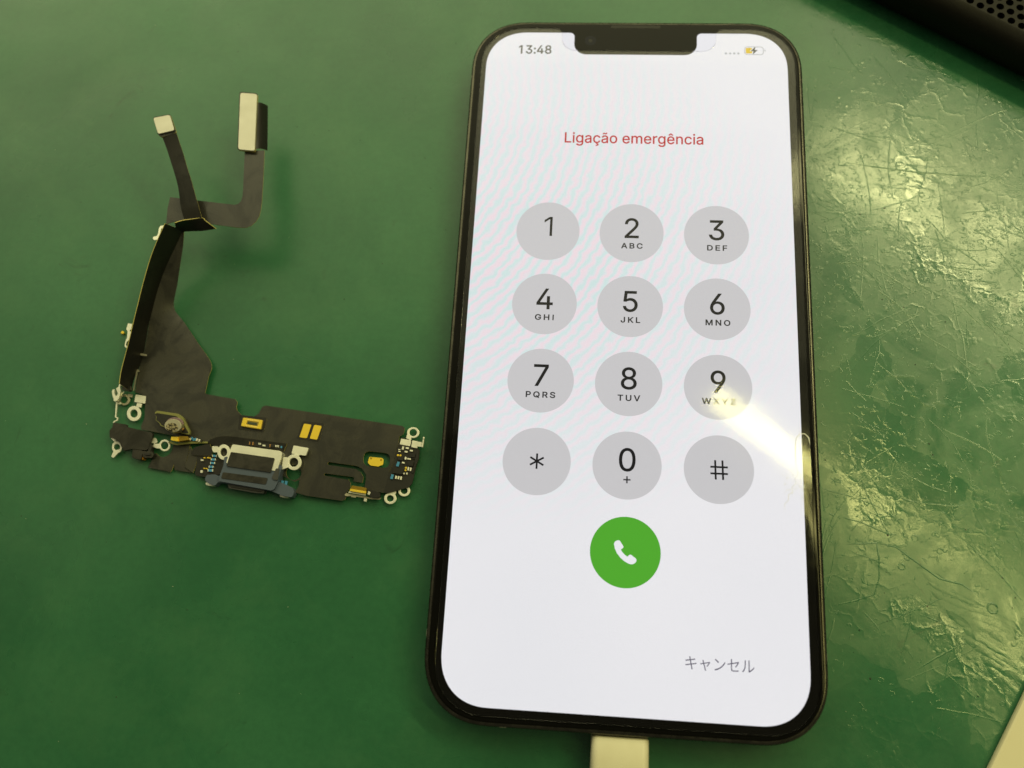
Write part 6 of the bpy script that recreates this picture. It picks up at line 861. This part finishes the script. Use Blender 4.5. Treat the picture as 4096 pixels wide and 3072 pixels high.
RIBBONS = """upper_film|film|0.16|-94.14,20.24,8.50 -95.44,15.85,7.20 -97.44,12.38,5.60 -98.98,8.26,4.20 -100.01,4.05,3.00 -100.65,0.26,2.20 -100.85,-4.41,1.70 -101.45,-8.30,1.30 -101.70,-10.91,1.20 -101.47,-13.83,1.20|-93.21,19.66,8.60 -93.65,16.82,7.00 -94.61,13.00,5.00 -95.45,9.60,3.20 -96.18,5.13,1.60 -93.41,1.78,1.30 -89.82,-2.53,1.25 -86.16,-7.03,1.20 -86.33,-10.05,1.20 -86.49,-13.62,1.22
side_strip|film_black|0.14|-94.75,18.77,13.50 -96.29,15.82,12.40 -97.91,12.13,11.00 -99.24,7.36,9.60 -100.22,3.04,8.40 -101.02,-0.56,7.40 -101.68,-4.49,6.60 -102.29,-7.70,6.00 -102.71,-10.68,5.60 -102.69,-13.19,5.40|-93.46,19.60,8.60 -95.41,15.71,7.20 -97.41,12.24,5.60 -98.95,8.12,4.20 -99.99,3.92,3.00 -100.68,0.12,2.20 -100.88,-4.55,1.70 -101.44,-8.46,1.40 -102.14,-10.96,1.30 -102.26,-13.79,1.30
fold_flap|film_black|0.14|-93.03,19.17,13.00 -91.77,19.95,12.60 -90.44,20.44,12.20 -88.14,21.04,11.80 -87.56,20.60,11.60|-94.71,19.25,8.60 -93.51,19.35,8.60 -91.41,19.43,8.80 -88.61,19.30,9.40 -85.68,19.55,10.00
connector_arm|film_dark|0.14|-98.85,38.67,13.60 -97.55,35.94,13.20 -96.28,33.06,12.90 -95.09,30.36,12.70 -94.06,27.83,12.60 -93.45,25.75,12.50 -92.74,23.09,12.30 -91.84,20.56,11.80|-95.81,39.55,13.80 -94.92,37.42,13.40 -93.83,34.97,13.10 -92.63,32.04,12.90 -91.18,28.86,12.80 -89.95,25.77,12.60 -88.95,23.34,12.40 -88.14,21.04,11.80
flap_roll|film_black|0.14|-81.44,48.99,10.60 -81.11,46.00,10.60 -80.82,43.26,10.60 -80.46,40.33,10.60 -80.15,37.59,10.60|-79.54,50.14,8.20 -79.16,47.40,8.20 -78.79,44.62,8.20 -78.43,41.87,8.20 -78.09,39.15,8.20"""
last = {}
for line in PLATES.split('\n'):
    name, par, mat, z, t, b, s = line.split('|')
    conts = parse(s)
    p = last.get(par, flex) if par else flex
    o = slab(name, conts, float(z), float(t), mat, p, float(b), (OX, OY))
    if mat.startswith('film') and not float(b):
        o.data.materials.append(MATS['film_edge'])
        for f in o.data.polygons:
            if abs(f.normal.z) < 0.5: f.material_index = 1
    last[name] = o
    if name in ('ring_lug', 'dull_ring'): last['ring'] = o

def cat(pts, n_):
    """resample a rail with a Catmull-Rom curve"""
    out = []; m_ = len(pts) - 1
    for i in range(n_ + 1):
        u = i / n_ * m_; k = min(int(u), m_ - 1); f = u - k
        p = [pts[max(0, min(m_, k + d))] for d in (-1, 0, 1, 2)]
        out.append(tuple(0.5 * (2 * p[1][c] + (p[2][c] - p[0][c]) * f + (2 * p[0][c] - 5 * p[1][c] + 4 * p[2][c] - p[3][c]) * f * f + (3 * p[1][c] - p[0][c] - 3 * p[2][c] + p[3][c]) * f ** 3) for c in range(3)))
    return out
for line in RIBBONS.split('\n'):
    name, mat, t, l, r = line.split('|')
    L, R_ = cat(parse(l)[0], 36), cat(parse(r)[0], 36)
    P3, F = [], []
    CN = 6
    bow = {'flap_roll': 0.8, 'upper_film': 0.03}.get(name, 0.10)
    for a, b in zip(L, R_):
        for c in range(CN + 1):
            f = c / CN
            P3.append(V(a[0] + (b[0] - a[0]) * f - OX, a[1] + (b[1] - a[1]) * f - OY, a[2] + (b[2] - a[2]) * f + bow * 4 * f * (1 - f)))
    for j in range(len(L) - 1):
        for c in range(CN):
            k = j * (CN + 1) + c
            F.append((k, k + 1, k + CN + 2, k + CN + 1))
    me = bpy.data.meshes.new(name); me.from_pydata(P3, [], F); me.update()
    o = new_obj(name, me, mat, flex, True)
    o.data.materials.append(MATS['film_edge'])
    s = o.modifiers.new('thickness', 'SOLIDIFY'); s.thickness = float(t) * MM; s.offset = -1; s.material_offset_rim = 1
    es_ = o.modifiers.new('crisp_edges', 'EDGE_SPLIT'); es_.split_angle = math.radians(40)
    if sum(f.normal.z for f in me.polygons) < 0: me.flip_normals()
